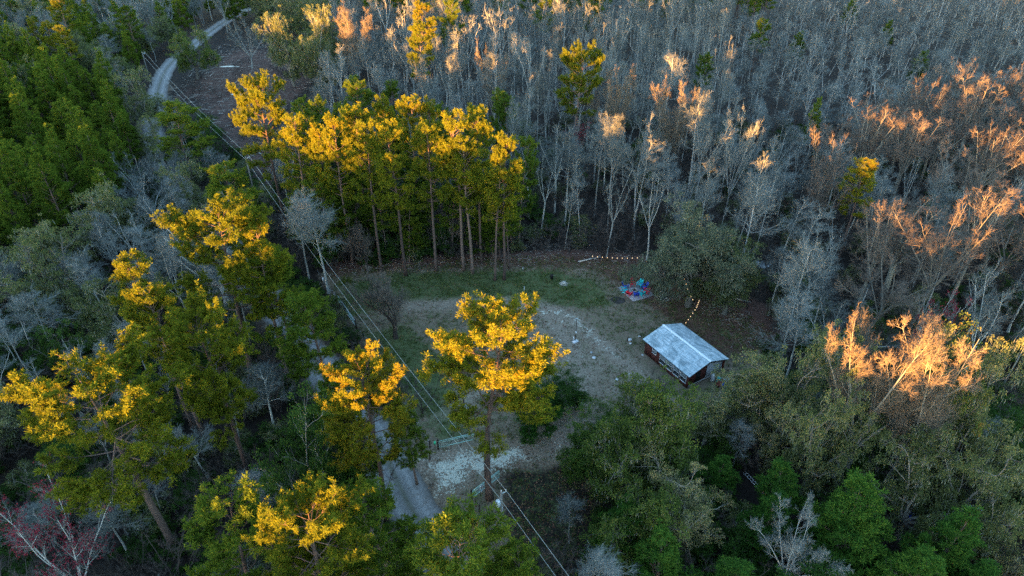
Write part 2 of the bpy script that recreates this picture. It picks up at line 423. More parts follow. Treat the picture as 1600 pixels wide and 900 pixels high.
# ------------------------------------------------------------------ tree builders (each returns {part: mesh}, nominal height, nominal width)
def nrm(v): v = np.asarray(v, float); return v / (np.linalg.norm(v) + 1e-9)
def path(p, d, L, n, wig, trop, rr):
    pts = [np.array(p, float)]; d = nrm(d)
    for i in range(n):
        d = nrm(d + rr.normal(size=3) * wig + np.array([0, 0, trop]))
        pts.append(pts[-1] + d * L / n)
    return np.array(pts)
def at_t(P, t):
    k = t * (len(P) - 1); i = min(int(k), len(P) - 2); return P[i] + (P[i + 1] - P[i]) * (k - i), nrm(P[i + 1] - P[i])
def side(d, ang, az, rr):
    ref = np.array([0, 0, 1.0]) if abs(d[2]) < .9 else np.array([1.0, 0, 0])
    a = nrm(np.cross(d, ref)); b = np.cross(d, a)
    return nrm(d * math.cos(ang) + (a * math.cos(az) + b * math.sin(az)) * math.sin(ang))

def tufts(mb, P, D, n, L, wd, rr, up=.35):
    P = np.repeat(np.asarray(P), n, 0); D = np.repeat(np.asarray(D), n, 0); k = len(P)
    d = rr.normal(size=(k, 3)); d /= np.linalg.norm(d, axis=1)[:, None]
    d = d + D * .45 + np.array([0, 0, up]); d /= np.linalg.norm(d, axis=1)[:, None]
    ln = L * rr.uniform(.6, 1.15, size=k)
    mb.blades(P + rr.normal(size=(k, 3)) * .06, d * ln[:, None], wd * rr.uniform(.7, 1.3, size=k))

def pine(seed, h, w, base, prof, n_limb, blades=20, L=.42, wd=.08, trunk_r=.32, mat='needle', el=(2, 45), dens=1.0, lean=.02, stubs=10, gap=.22):
    rr = np.random.RandomState(seed)
    tp = path((0, 0, -.2), (rr.normal() * lean, rr.normal() * lean, 1), h * .985, 14, .018, .02, rr)
    tr_ = MB(); rad = trunk_r * (1 - np.linspace(0, 1, 15) ** 1.3 * .88); rad[0] *= 1.35
    tr_.tube(tp, rad, 8); cr = MB(); P, D = [], []
    for i in range(n_limb):
        t = (i + rr.uniform(0, 1)) / n_limb
        az = i * 2.399 + rr.normal() * .5
        if rr.uniform() < gap and t < .85: continue
        z = base + (1 - base) * t
        p, dt = at_t(tp, min(z, .995))
        LL = w / 2 * prof(t) * rr.uniform(.68, 1.12)
        e = R(el[0] + (el[1] - el[0]) * t + rr.normal() * 8)
        d = np.array([math.cos(az) * math.cos(e), math.sin(az) * math.cos(e), math.sin(e)])
        lp = path(p, d, LL, 5, .10, .05, rr)
        r0 = trunk_r * .30 * (1 - t * .7) * min(1, LL / 3 + .2)
        tr_.tube(lp, np.linspace(r0, r0 * .25, 6), 4, cap=False)
        P.append(lp[-1]); D.append(nrm(lp[-1] - lp[-2]))
        ns = max(3, int(LL * 3.4 * dens))
        for s_ in range(ns):
            f = rr.uniform(.28, 1.0) ** .8
            q, dq = at_t(lp, f)
            dd = side(dq, R(rr.uniform(30, 65)), 0, rr) if rr.uniform() < .5 else side(dq, R(rr.uniform(30, 65)), math.pi, rr)
            dd = nrm(dd + np.array([0, 0, rr.uniform(.0, .35)]))
            SL = LL * rr.uniform(.22, .42) * (1.15 - f * .5) + .25
            sp = path(q, dd, SL, 3, .15, .08, rr)
            if SL > .6: tr_.tube(sp, np.linspace(r0 * .35 + .008, .01, 4), 3, cap=False)
            nt_ = max(1, int(SL / .3))
            for k in range(nt_):
                g = 1 - k * .3 / max(SL, .4) * rr.uniform(.7, 1.1)
                q2, d2 = at_t(sp, max(0, g))
                P.append(q2 + rr.normal(size=3) * .12); D.append(d2)
    P.append(tp[-1]); D.append(np.array([0, 0, 1.0]))
    for k in range(stubs):       # dead limbs below the crown
        p, dt = at_t(tp, rr.uniform(base * .55, base * 1.1)); az = rr.uniform(0, 6.28)
        lp = path(p, (math.cos(az), math.sin(az), .1), rr.uniform(.6, 2.4) * w / 9, 4, .18, -.02, rr)
        tr_.tube(lp, np.linspace(.045, .012, 5), 3, cap=False)
    tufts(cr, P, D, blades, L, wd, rr)
    return dict(trunk=tr_.mesh('pine_trunk', M['pine_bark'], True), crown=cr.mesh('pine_crown', M[mat])), h, w

def bare(seed, h, w, fork=None, n_limb=16, start=.4, ang=(28, 50), r=.2, lean=.03, twigs=4, twm='bare_twig', bark='bare_bark', buds=False, wig=.10, nl2=7, nl3=6, twr=.016):
    rr = np.random.RandomState(seed)
    tr_, cr = MB(), MB(); TP, TD, TR = [], [], []
    limbs = []
    if fork:
        tp = path((0, 0, -.2), (rr.normal() * lean, rr.normal() * lean, 1), h * start, 5, .04, .02, rr)
        tr_.tube(tp, np.linspace(r * 1.25, r * .85, 6), 8, cap=False)
        for k in range(fork):
            az = k * 6.283 / fork + rr.normal() * .3; a = R(rr.uniform(12, 38))
            d = np.array([math.cos(az) * math.sin(a), math.sin(az) * math.sin(a), math.cos(a)])
            lp = path(tp[-1] - (0, 0, .2), d, h * (1 - start) * rr.uniform(.8, 1.05), 9, wig * .7, .015, rr)
            rad = np.linspace(r * .5, .022, 10) ** 1.0; tr_.tube(lp, rad, 6, cap=False)
            for q in range(n_limb):
                limbs.append((lp, rr.uniform(.12, 1) ** .8, rad, h * (1 - start)))
    else:
        tp = path((0, 0, -.2), (rr.normal() * lean, rr.normal() * lean, 1), h, 14, .03, .03, rr)
        rad = r * (1 - np.linspace(0, 1, 15) ** .9 * .86); rad[0] *= 1.4
        tr_.tube(tp, rad, 7, cap=False)
        for q in range(n_limb):
            t_ = (q + rr.uniform()) / n_limb
            limbs.append((tp, start + (1 - start) * t_, rad, h))
    for lp0, t_, rad, hh in limbs:
        p, d = at_t(lp0, min(t_, .995))
        dd = side(d, R(rr.uniform(*ang)), rr.uniform(0, 6.28), rr)
        u_ = (t_ - start) / (1 - start) if not fork else t_
        LL = w / 2 * (1.15 - .75 * max(0, u_)) * rr.uniform(.6, 1.15) * (1.0 if not fork else .55)
        lp = path(p, dd, LL, 5, wig, .07, rr)
        r1 = max(.022, rad[min(len(rad) - 1, int(t_ * len(rad)))] * .42)
        tr_.tube(lp, np.linspace(r1, .014, 6), 4, cap=False)
        for a in range(max(2, int(nl2 * min(1.3, LL / 2.2)))):
            f = rr.uniform(.2, 1); q, dq = at_t(lp, f)
            d2 = side(dq, R(rr.uniform(25, 55)), rr.uniform(0, 6.28), rr)
            L2 = LL * rr.uniform(.28, .5) + .2
            sp = path(q, d2, L2, 3, wig * 1.3, .08, rr)
            cr.tube(sp, np.linspace(r1 * .5 + .008, .012, 4), 3, cap=False)
            for k in range(nl3):
                q3, d3 = at_t(sp, rr.uniform(.1, 1)); d4 = nrm(side(d3, R(rr.uniform(20, 55)), rr.uniform(0, 6.28), rr) + (0, 0, .15))
                L3 = L2 * rr.uniform(.35, .7) + .15
                TP.append(q3); TD.append(d4 * L3); TR.append(twr)
                for m in range(twigs):
                    q4 = q3 + d4 * L3 * rr.uniform(.15, .95)
                    d5 = side(d4, R(rr.uniform(20, 60)), rr.uniform(0, 6.28), rr)
                    TP.append(q4); TD.append(d5 * (L3 * rr.uniform(.3, .7) + .08)); TR.append(twr * .7)
    cr.cones(np.array(TP), np.array(TD), np.array(TR))
    out = dict(trunk=tr_.mesh('bare_trunk', M[bark], True), crown=cr.mesh('bare_crown', M[twm]))
    if buds:
        TP = np.array(TP) + np.array(TD); bb = MB(); k = len(TP)
        sel = rr.uniform(size=k) < buds; P = np.repeat(TP[sel], 4, 0)
        bb.blades(P + rr.normal(size=P.shape) * .06, rr.normal(size=P.shape) * .08, .12)
        out['buds'] = bb.mesh('red_buds', M['bud'])
    return out, h, w

def leafy(seed, h, w, start=.22, forks=8, mat='oak', moss=.5, bark='oak_bark', r=.4, n2=11, n3=8, leaves=32, lsz=.25, clump=.6, wild=.16, low=0.0, flat=.6):
    rr = np.random.RandomState(seed)
    tr_, cr, ms = MB(), MB(), MB(); tips = []
    tp = path((0, 0, -.2), (rr.normal() * .08, rr.normal() * .08, 1), h * start + .2, 4, .05, 0, rr)
    tr_.tube(tp, np.linspace(r * 1.3, r * .9, 5), 8, cap=False)
    for k in range(forks):
        az = k * 6.283 / forks + rr.normal() * .35; e = R([78, 35, 55, 18, 48, 28, 62, 40][k % 8] + rr.normal() * 6)
        d = np.array([math.cos(az) * math.cos(e), math.sin(az) * math.cos(e), math.sin(e)])
        ext = 1 / max(abs(math.cos(e)) / (w * .40), abs(math.sin(e)) / (h * (1 - start) * .85))
        lp = path(tp[-1], d, ext * rr.uniform(.8, 1.08), 7, wild, .02 - low, rr)
        rad = np.linspace(r * .55, .05, 8); tr_.tube(lp, rad, 6, cap=False)
        for a in range(n2):
            f = rr.uniform(.25, 1); q, dq = at_t(lp, f)
            d2 = nrm(side(dq, R(rr.uniform(30, 70)), rr.uniform(0, 6.28), rr) + (0, 0, .12))
            L2 = ext * rr.uniform(.22, .42)
            sp = path(q, d2, L2, 4, wild * 1.2, .02, rr)
            tr_.tube(sp, np.linspace(r * .17, .02, 5), 4, cap=False)
            tips.append(sp[-1])
            for k3 in range(n3):
                q3, d3 = at_t(sp, rr.uniform(.25, 1)); d4 = nrm(side(d3, R(rr.uniform(25, 65)), rr.uniform(0, 6.28), rr) + (0, 0, .1))
                L3 = L2 * rr.uniform(.25, .55) + .2
                tips.append(q3 + d4 * L3); tr_.cones([q3], [d4 * L3], np.array([.03]))
    tips = np.array(tips); k = len(tips)
    sz = rr.uniform(.6, 1.25, size=k)
    P = np.repeat(tips, leaves, 0); S = np.repeat(sz, leaves)[:, None] * clump
    off = rr.normal(size=P.shape); off *= (rr.uniform(.3, 1, size=(len(P), 1)) / (np.linalg.norm(off, axis=1)[:, None] + 1e-9)) ** 1.0
    P = P + off * S * np.array([1, 1, flat])
    D = off + rr.normal(size=P.shape) * .7; D /= np.linalg.norm(D, axis=1)[:, None]
    cr.blades(P, D * lsz * rr.uniform(.7, 1.3, size=(len(P), 1)), lsz * .62)
    out = dict(trunk=tr_.mesh('leafy_trunk', M[bark], True), crown=cr.mesh('leafy_crown', M[mat]))
    if moss:
        sel = tips[rr.uniform(size=k) < moss]; m_ = 8
        P = np.repeat(sel, m_, 0) + rr.normal(size=(len(sel) * m_, 3)) * np.array([.4, .4, .25])
        D = np.stack([rr.normal(size=len(P)) * .12, rr.normal(size=len(P)) * .12, -rr.uniform(.3, 1.0, size=len(P))], 1)
        ms.blades(P, D, rr.uniform(.05, .10, size=len(P)))
        out['moss'] = ms.mesh('moss', M['moss'])
    return out, h, w

pm = lambda t: max(.2, math.sin(math.pi * (.2 + .68 * t))) ** .8          # mature pine
pf = lambda t: (.55 + .45 * math.sin(math.pi * min(1, .05 + .8 * t))) * (1.0 if t < .8 else 1 - (t - .8) * 2.0)          # broad flat-topped
pc = lambda t: max(.12, (1 - t)) ** .55 * min(1, .65 + t * 2)                   # young cone
LIB = {}
LIB['pine'] = [pine(10 + k, 28, 8, .5, pm, 56, mat='needle') for k in range(4)]
LIB['wide'] = [pine(30 + k, 28, 13.5, .50, pf, 58, blades=20, trunk_r=.42, mat='needle', el=(-8, 26), dens=1.0, gap=.3) for k in range(3)]
LIB['green'] = [pine(40 + k, 22, 8, .38, pm, 50, mat='needle_mid', blades=20, trunk_r=.25) for k in range(3)]
LIB['young'] = [pine(50 + k, 15, 6.8, .18, pc, 60, mat='needle_mid', blades=20, trunk_r=.16, el=(5, 55), stubs=3, gap=.08, dens=1.1, L=.42) for k in range(3)]
LIB['young_dark'] = [pine(55 + k, 15, 7, .15, pc, 60, mat='needle_dark', blades=20, trunk_r=.18, el=(8, 55), stubs=3, gap=.1, dens=1.1, L=.48) for k in range(2)]
LIB['slim'] = [bare(60 + k, 18, 7.6, n_limb=26, start=.52, ang=(32, 62), r=.17, lean=.05) for k in range(3)] + [bare(66 + k, 18, 5.5, n_limb=18, start=.5, ang=(25, 50), r=.14, twigs=4, lean=.07) for k in range(2)] + [bare(150 + k, 18, 9, fork=4, n_limb=9, start=.42, ang=(30, 58), r=.2, lean=.06, nl2=6) for k in range(3)]
LIB['rusty'] = [bare(70 + k, 20, 11, fork=6, n_limb=11, start=.42, ang=(28, 60), r=.24, twm='rust_twig', bark='oak_bark', nl2=6) for k in range(2)]
LIB['gold'] = [bare(175 + k, 20, 13, fork=6, n_limb=16, start=.2, ang=(22, 50), r=.36, nl2=7, nl3=7, twigs=5, twm='gold_twig', bark='oak_bark') for k in range(2)]
LIB['spread'] = [bare(75 + k, 20, 14, fork=7, n_limb=14, start=.22, ang=(25, 50), r=.34, nl2=6, twigs=5) for k in range(2)]
LIB['crooked'] = [bare(80 + k, 12, 11, fork=5, n_limb=14, start=.18, ang=(35, 70), r=.34, wig=.2, bark='dark_bark', twm='rust_twig', twr=.02) for k in range(2)]
LIB['scrub'] = [bare(85 + k, 8, 7, fork=5, n_limb=5, start=.08, ang=(30, 60), r=.12, wig=.16, nl2=5, bark='dark_bark', twm='dark_bark') for k in range(2)]  # twigs coloured dark so the understory gaps look shaded
LIB['maple'] = [bare(90 + k, 15, 10, fork=5, n_limb=8, start=.2, ang=(25, 45), r=.2, buds=.24) for k in range(1)]
LIB['oak'] = [leafy(100 + k, 15, 13, mat='oak', moss=.4) for k in range(3)]
M['oak_grey'] = leafmat('grey_oak_leaves', (.12, .145, .085), (.21, .23, .15), (.27, .26, .20), .42)
LIB['oak_big'] = [leafy(140, 17, 18, mat='oak_grey', start=.3, moss=.9, forks=12, n2=14, n3=9, leaves=34, lsz=.27, clump=.7, r=.55)]
LIB['oak_green'] = [leafy(110 + k, 14, 12, mat='oak_green', moss=.25) for k in range(2)]
LIB['broad'] = [leafy(115 + k, 14, 11, mat='shrub', moss=0, start=.15, r=.25, n2=11, leaves=38) for k in range(2)]
LIB['bush'] = [leafy(120 + k, 4.5, 5, mat='shrub', moss=0, start=.05, r=.08, n2=6, n3=4, leaves=30, lsz=.17, clump=.42, bark='dark_bark') for k in range(2)]
LIB['greybush'] = [leafy(125 + k, 6, 6, mat='oak', moss=.3, start=.08, r=.1, n2=6, n3=4, leaves=26, lsz=.17, clump=.45) for k in range(1)]

for k_, vs_ in LIB.items():          # true height and spread of each form
    for q_, (parts_, h_, w_) in enumerate(vs_):
        co = np.empty(len(parts_['crown'].vertices) * 3); parts_['crown'].vertices.foreach_get('co', co); co = co.reshape(-1, 3)
        vs_[q_] = (parts_, float(np.percentile(co[:, 2], 99.8)), float(np.percentile(np.hypot(co[:, 0], co[:, 1]), 97)) * 2)
NAMES = dict(pine='pine_tree', wide='pine_tree', green='pine_tree', young='young_pine_tree', young_dark='young_pine_tree', slim='bare_tree', rusty='bare_tree',
             spread='spreading_bare_tree', gold='spreading_bare_tree', crooked='crooked_bare_tree', scrub='bare_shrub', maple='red_maple_tree', oak='mossy_oak_tree', oak_big='mossy_oak_tree', oak_green='oak_tree', broad='broadleaf_evergreen_tree',
             bush='evergreen_bush', greybush='grey_green_bush')
CATS = dict(pine='pine tree', wide='pine tree', green='pine tree', young='pine tree', young_dark='pine tree', slim='bare tree', rusty='bare tree', spread='bare tree', gold='bare tree', crooked='bare tree',
            scrub='shrub', maple='maple tree', oak='oak tree', oak_big='oak tree', oak_green='oak tree', broad='evergreen tree', bush='bush', greybush='bush')
placed = []       # (x, y, radius, height, kind)
def plant(kind, x, y, h, w=None, label=None, var=None, rz=None, group=None):
    vs = LIB[kind]; parts, h0, w0 = vs[(random.randrange(len(vs)) if var is None else var) % len(vs)]
    w = w or w0 * h / h0
    root = empty(NAMES[kind], (x, y, 0), random.uniform(0, 6.28) if rz is None else rz)
    root.scale = (w / w0, w / w0, h / h0)
    for pn, me in parts.items():
        o = bpy.data.objects.new(pn, me); C.objects.link(o); o.parent = root
        if pn == 'moss': o['kind'] = 'stuff'
    tag(root, label, CATS[kind], group)
    placed.append((x, y, w / 2, h, kind))
    return root

# ------------------------------------------------------------------ trees one can tell apart: (kind, top pixel x, y, height, width, label, variant, turn)
HERO = [
 ('wide', 757, 482, 28, 14, 'tall pine with a wide golden crown standing alone beside the entrance gate', 0, 1.0),
 ('wide', 318, 322, 29, 14.0, 'broad golden-topped pine, tallest of the clump west of the road', 1, 2.2),
 ('pine', 392, 352, 26.5, 7.5, 'golden-tipped pine at the east side of the tall pine clump west of the road', 0, .4),
 ('pine', 203, 398, 27, 6.5, 'narrow golden pine on the outer edge of the clump west of the road', 2, .2),
 ('pine', 232, 440, 25, 7.0, 'shorter golden pine tucked below the clump west of the road', 3, 3.0),
 ('wide', 303, 476, 26.5, 10.5, 'tall pine with a pale bare lower trunk and gold on one side of its crown', 2, 4.2),
 ('green', 428, 385, 22, 9.5, 'full green pine beside the road between the golden clump and the power line', 0, None),
 ('oak', 238, 180, 13, 12, 'pale mossy oak below the rounded yellow-green pine', 0, None),
 ('oak', 285, 262, 13, 12, 'grey mossy oak beside the cleared lot below the yellow-green pine', 2, None),
 ('spread', 255, 235, 13, 12, 'silvery fine-branched bare tree left of the flat-topped green pine', 0, None),
 ('spread', 205, 235, 13, 10, 'silvery bare tree between the plantation and the pale mossy oaks', 1, None),
 ('oak', 330, 330, 12.5, 11, 'grey mossy oak under the flat-topped green pine', 1, None),
 ('green', 366, 252, 20, 11, 'flat-topped green pine with a gold tip above the power line corner', 1, None),
 ('green', 268, 158, 19, 12.0, 'rounded yellow-green pine at the edge of the pine plantation near the road bend', 2, None),
 ('wide', 140, 562, 27, 14.8, 'large spreading pine with golden top, lowest left of the golden-topped pines', 1, .3),
 ('wide', 565, 570, 24.0, 9.5, 'gold-sided pine leaning over the pale road between the two gates', 0, 3.5),
 ('green', 482, 466, 20, 9.0, 'green pine on the road edge opposite the fence with the teal gate', 2, None),
 ('broad', 465, 622, 20, 11.0, 'dense round dark green tree beside the pale road', 0, None),
 ('wide', 478, 786, 25, 11, 'golden-tipped pine in the middle of the bottom edge', 2, 1.5),
 ('green', 350, 790, 22, 9.5, 'green pine left of the golden-tipped pine on the bottom edge', 0, None),
 ('green', 590, 752, 21, 9.5, 'deep green pine right of the golden-tipped pine on the bottom edge', 1, None),
 ('green', 712, 800, 22, 11.0, 'pine with gold flecks standing below the utility pole over the road', 2, None),
 ('green', 790, 870, 18, 7.0, 'small yellow-green pine below the utility pole at the bottom edge', 0, None),
 ('wide', 398, 124, 31, 10.5, 'bright golden pine standing alone at the corner of the cleared lot', 1, 4.0),
 ('wide', 905, 68, 29, 10.5, 'lone golden pine rising out of the grey swamp woods', 0, 2.0),
 ('pine', 645, 33, 27, 8.5, 'small golden pine among bare trees far behind the pine row', 1, None),
 ('pine', 655, 3, 27, 9, 'far golden-green pine on the top edge above the smaller golden pine', 2, None),
 ('green', 700, 0, 23, 8, 'far green pine on the top edge beside the golden-green pine', 1, None),
 ('pine', 85, -8, 23, 8, 'far gold-tipped pine at the top left edge', 0, None),
 ('green', 1190, 28, 17, 7, 'faint green pine showing in the far right grey woods', 0, None),
 ('young', 1282, 152, 14, 4, 'small bright green pine top poking through the grey woods', 1, None),
 ('pine', 1357, 255, 20, 6.5, 'thin yellow-green pine among the rusty bare trees', 3, None),
 ('green', 1108, 84, 17, 6, 'pale green pine hidden in bare trees behind the lone golden pine', 2, None),
 ('green', 850, -8, 20, 8, 'far green pine on the top edge above the lone golden pine', 0, None),
 ('green', 925, -12, 20, 9, 'far green pine on the top edge right of the lone golden pine', 1, None),
 ('pine', 42, 26, 20, 6, 'far orange-tipped pine between the top left corner and the plantation', 1, None),
 ('pine', 72, 34, 20, 6, 'middle of three far orange-tipped pines above the plantation', 2, None),
 ('pine', 98, 40, 20, 6, 'right one of three far orange-tipped pines above the plantation', 3, None),
 ('green', 190, 10, 19, 9, 'far dark green pine left of the road bend at the top', 2, None),
 # mossy oaks
 ('oak_big', 1100, 338, 17, 17.5, 'huge grey-green mossy oak behind the cabin with string lights', 0, .5),
 ('oak', 1155, 385, 13, 12, 'grey-green mossy oak crowding the right side of the huge oak', 1, None),
 ('oak', 1275, 505, 19.5, 12.5, 'mossy oak with warm-lit top right of the cabin', 2, 1.0),
 ('oak', 1215, 545, 14.5, 12, 'mossy grey oak just right of the cabin roof', 1, None),
 ('oak', 1318, 585, 19.5, 10, 'orange-flecked mossy oak below the lit spreading bare tree', 0, None),
 ('oak_green', 1490, 520, 20.5, 13, 'olive green oak behind the golden bare tree on the right', 0, None),
 ('oak', 1580, 555, 21, 12, 'mossy oak with orange leaves touching the right edge', 2, None),
 ('oak', 1230, 620, 11.5, 9, 'low mossy oak with pale hanging moss below the cabin junk pile', 2, None),
 ('oak_green', 1045, 597, 18, 11.5, 'golden-brown topped oak hiding the near corner of the cabin', 1, None),
 ('oak_green', 985, 640, 16, 11, 'green oak with yellow patches in front of the cabin', 0, None),
 ('oak', 1120, 600, 11, 8, 'small pale mossy oak against the end wall of the cabin', 1, None),
 ('oak', 1075, 715, 13, 11, 'mossy grey-green oak down the slope from the cabin', 0, None),
 ('oak_green', 1010, 770, 12, 10, 'dark green oak beside the dark lower lawn', 1, None),
 ('oak', 1470, 705, 14, 13, 'shaded mossy oak in the dark lower right woods', 2, None),
 ('oak', 1560, 690, 15, 13, 'shaded mossy oak on the lower right edge', 0, None),
 ('oak', 55, 368, 17, 15, 'big pale grey-green mossy oak on the left edge', 0, None),
 ('oak', 150, 282, 15, 14, 'pale mossy oak below the pine plantation', 1, None),
 ('oak', 212, 112, 15, 14, 'rounded grey-green oak between the plantation and the road bend', 2, None),
 ('oak_green', 288, 42, 16, 15, 'dark oak standing in the road bend', 0, None),
 ('oak', 440, 18, 22, 15, 'dark mossy oak at the far edge of the cleared lot', 1, None),
 ('oak', 490, 12, 22.5, 14, 'dark mossy oak with golden tips beside the far lit bare tree', 2, None),
 ('spread', 378, 28, 16, 14, 'pale silvery bare tree at the edge of the cleared lot', 0, None),
 ('oak', 30, 90, 15, 13, 'mossy oak among plantation pines near the top left', 0, None),
 # evergreen and dark things around the clearing
 ('broad', 880, 575, 7, 7.5, 'dark green tree in the clearing right of the golden gate pine', 1, None),
 ('broad', 925, 640, 10.5, 10, 'dark green evergreen at the lower edge of the clearing', 0, None),
 ('young_dark', 840, 600, 9, 6.5, 'dark young pine behind the golden gate pine', 0, None),
 ('young', 548, 118, 17, 8, 'dark green pine peak behind the golden pine row', 0, None),
 ('green', 522, 600, 13, 6.5, 'small green pine at the left verge of the near road', 1, None),
 ('green', 640, 655, 11, 5.5, 'small green pine leaning over the right verge of the near road', 0, None),
 ('green', 548, 668, 12, 6, 'green pine sapling between the round dark tree and the near road', 2, None),
 # bare trees
 ('gold', 540, 8, 25, 14, 'tall golden-lit bare tree at the far end of the cleared lot', 1, .6),
 ('gold', 770, 66, 24, 9, 'peach-lit bare tree with rounded crown behind the golden pine row', 0, None),
 ('slim', 697, 70, 24.5, 6, 'peach-lit slim bare tree left of the rounded peach-lit crown', 1, None),
 ('slim', 658, 85, 24, 6, 'pink-lit slim bare tree behind the left end of the pine row', 2, None),
 ('slim', 726, 45, 24.5, 7, 'pink-lit bare tree above the rounded peach-lit crown', 3, None),
 ('slim', 873, 36, 23, 6, 'orange-topped bare tree on the far side above the lone golden pine', 0, None),
 ('spread', 1013, 36, 20, 9, 'orange-topped bare tree in the far middle woods', 1, None),
 ('gold', 965, 98, 25, 13, 'large peach-lit bare tree right of the lone golden pine', 0, 2.0),
 ('slim', 965, 180, 24, 6, 'warm-lit slim bare tree in front of the large peach-lit one', 2, None),
 ('gold', 1055, 126, 23.5, 11, 'peach-lit bare tree with a domed crown in the middle woods', 1, 1.0),
 ('slim', 822, 143, 23.5, 6.5, 'orange-lit bare tree beside the right end of the pine row', 4, None),
 ('slim', 798, 150, 23, 5, 'orange-lit bare tree touching the right end of the pine row', 1, None),
 ('slim', 842, 100, 23.5, 5.5, 'warm-lit bare tree under the lone golden pine', 0, None),
 ('spread', 1165, 166, 23.5, 9, 'warm-lit bare tree between the peach dome and the rusty trees', 0, None),
 ('slim', 1180, 232, 23, 7, 'forked warm-lit bare tree above the huge mossy oak', 3, None),
 ('maple', 905, 180, 14, 6, 'small red-budded maple under the lone golden pine', 0, None),
 ('maple', 1462, 456, 18, 8, 'red-budded maple behind the golden bare tree', 0, None),
 ('maple', 50, 790, 16, 12, 'grey maple with crimson buds in the bottom left corner', 0, None),
 ('gold', 1425, 480, 26.5, 14.5, 'golden-lit bare tree with fanned branches on the right', 0, .8),
 ('gold', 1490, 520, 24, 12, 'warm-lit bare tree leaning right beside the golden one', 1, 2.0),
 ('slim', 1275, 372, 21, 8, 'pale slim bare tree with silvery trunk behind the right oaks', 0, None),
 ('spread', 1262, 800, 13, 9, 'buff bare tree low on the bottom edge at right', 0, None),
 ('rusty', 1500, 318, 24, 15, 'large orange-lit bare tree with heavy limbs on the right', 0, None),
 ('rusty', 1375, 168, 22, 11, 'rust-topped bare tree with a flat crown on the right', 1, None),
 ('rusty', 1300, 210, 21, 9, 'rust-tipped bare tree left of the flat rust crown', 0, None),
 ('rusty', 1545, 118, 22, 11, 'orange-brown bare tree near the far right edge', 1, None),
 ('rusty', 1470, 122, 21, 11, 'brown-topped bare tree in the far right woods', 0, None),
 ('rusty', 1440, 180, 21, 11, 'brown bare tree between the two rust crowns on the right', 1, None),
 ('rusty', 1575, 200, 22, 12, 'rusty bare tree on the right edge', 0, None),
 ('rusty', 1395, 320, 21, 9, 'slim rust-lit bare tree left of the heavy-limbed one', 1, None),
 ('rusty', 1560, 300, 22, 11, 'rusty bare tree behind the heavy-limbed one', 1, None),
 ('crooked', 606, 424, 12.5, 13, 'crooked bare tree with black trunk standing in the lawn', 0, 2.4),
 ('scrub', 655, 590, 6.5, 8, 'small bare tree on the fence line left of the golden gate pine', 0, None),
 ('slim', 895, 775, 8, 4, 'thin pale sapling on the dark lower lawn', 0, None),
 # dark young pines low on the right
 ('young_dark', 1372, 742, 16, 7.5, 'bright green young pine, tallest along the bottom right', 0, None),
 ('young_dark', 1512, 805, 13, 6.5, 'deep green young pine right of the tallest one along the bottom', 1, None),
 ('young_dark', 1440, 850, 12, 7, 'young pine with yellow-green tip on the bottom edge', 0, None),
 ('young_dark', 1215, 770, 10, 5.5, 'yellow-green young pine left of the buff bare tree', 1, None),
 ('young_dark', 1240, 724, 11, 5.5, 'dark young pine above the buff bare tree', 0, None),
 ('young_dark', 1040, 838, 11, 6.5, 'deep green young pine by the lower lawn on the bottom edge', 1, None),
 ('young_dark', 1140, 878, 9, 6, 'green young pine on the bottom edge below the mossy oak', 0, None),
 ('young_dark', 1545, 880, 9, 6, 'small young pine at the bottom right corner', 1, None),
 ('young_dark', 980, 800, 10, 6, 'dark young pine at the margin of the lower lawn', 0, None),
 ('young_dark', 1330, 800, 11, 6.5, 'dark young pine between the buff bare tree and the tallest young pine', 1, None),
 ('broad', 75, 505, 10, 9, 'dark green evergreen low among the bare trees on the left edge', 0, None),
 ('crooked', 563, 342, 11, 8, 'pale crooked tree at the foot of the golden pine row', 0, None),
 ('crooked', 705, 290, 13, 11, 'tangled grey bare tree under the golden pine row', 1, None),
]
for kind, px, py, h, w_, lab, var, rz in HERO:
    x, y = G(px, py, h * .99); plant(kind, x, y, h, w_, lab, var, rz)
# the golden pine row along the far side of the clearing
row = [(452, 178, 27), (482, 192, 26), (515, 178, 28), (548, 160, 28), (566, 188, 28), (609, 188, 28.5), (590, 150, 27), (640, 146, 29), (664, 188, 28),
       (672, 150, 28), (713, 172, 29.5), (745, 168, 29), (730, 210, 26), (786, 208, 27), (770, 228, 25)]
place_words = ['first', 'second', 'third', 'fourth', 'fifth', 'sixth', 'seventh', 'eighth', 'ninth', 'tenth', 'eleventh', 'twelfth', 'thirteenth', 'fourteenth', 'fifteenth']
row.sort()
for k, (px, py, h) in enumerate(row):
    x, y = G(px, py, h); plant('pine', x, y, h, random.uniform(6.3, 7.8), 'golden-crowned pine, %s from the left in the row behind the clearing' % place_words[k], k % 4,
                               None, 'golden pines in the row behind the clearing')
for k, (px, py, h) in enumerate([(468, 175, 22), (500, 150, 22), (535, 168, 22), (600, 165, 23), (628, 178, 22), (690, 160, 22), (812, 215, 22), (795, 268, 19), (755, 258, 18), (650, 250, 18), (590, 262, 18), (540, 262, 18), (490, 260, 19), (700, 268, 17), (780, 300, 14), (520, 300, 14), (630, 310, 13)]):
    x, y = G(px, py, h)
    plant('green', x, y, h, random.uniform(5.5, 7), 'green pine, %s from the left among those mixed under the golden row' % (place_words + ['sixteenth', 'seventeenth'])[sorted([468, 500, 535, 600, 628, 690, 812, 795, 755, 650, 590, 540, 490, 700, 780, 520, 630]).index(px)], None, None, 'green pines under the golden row')
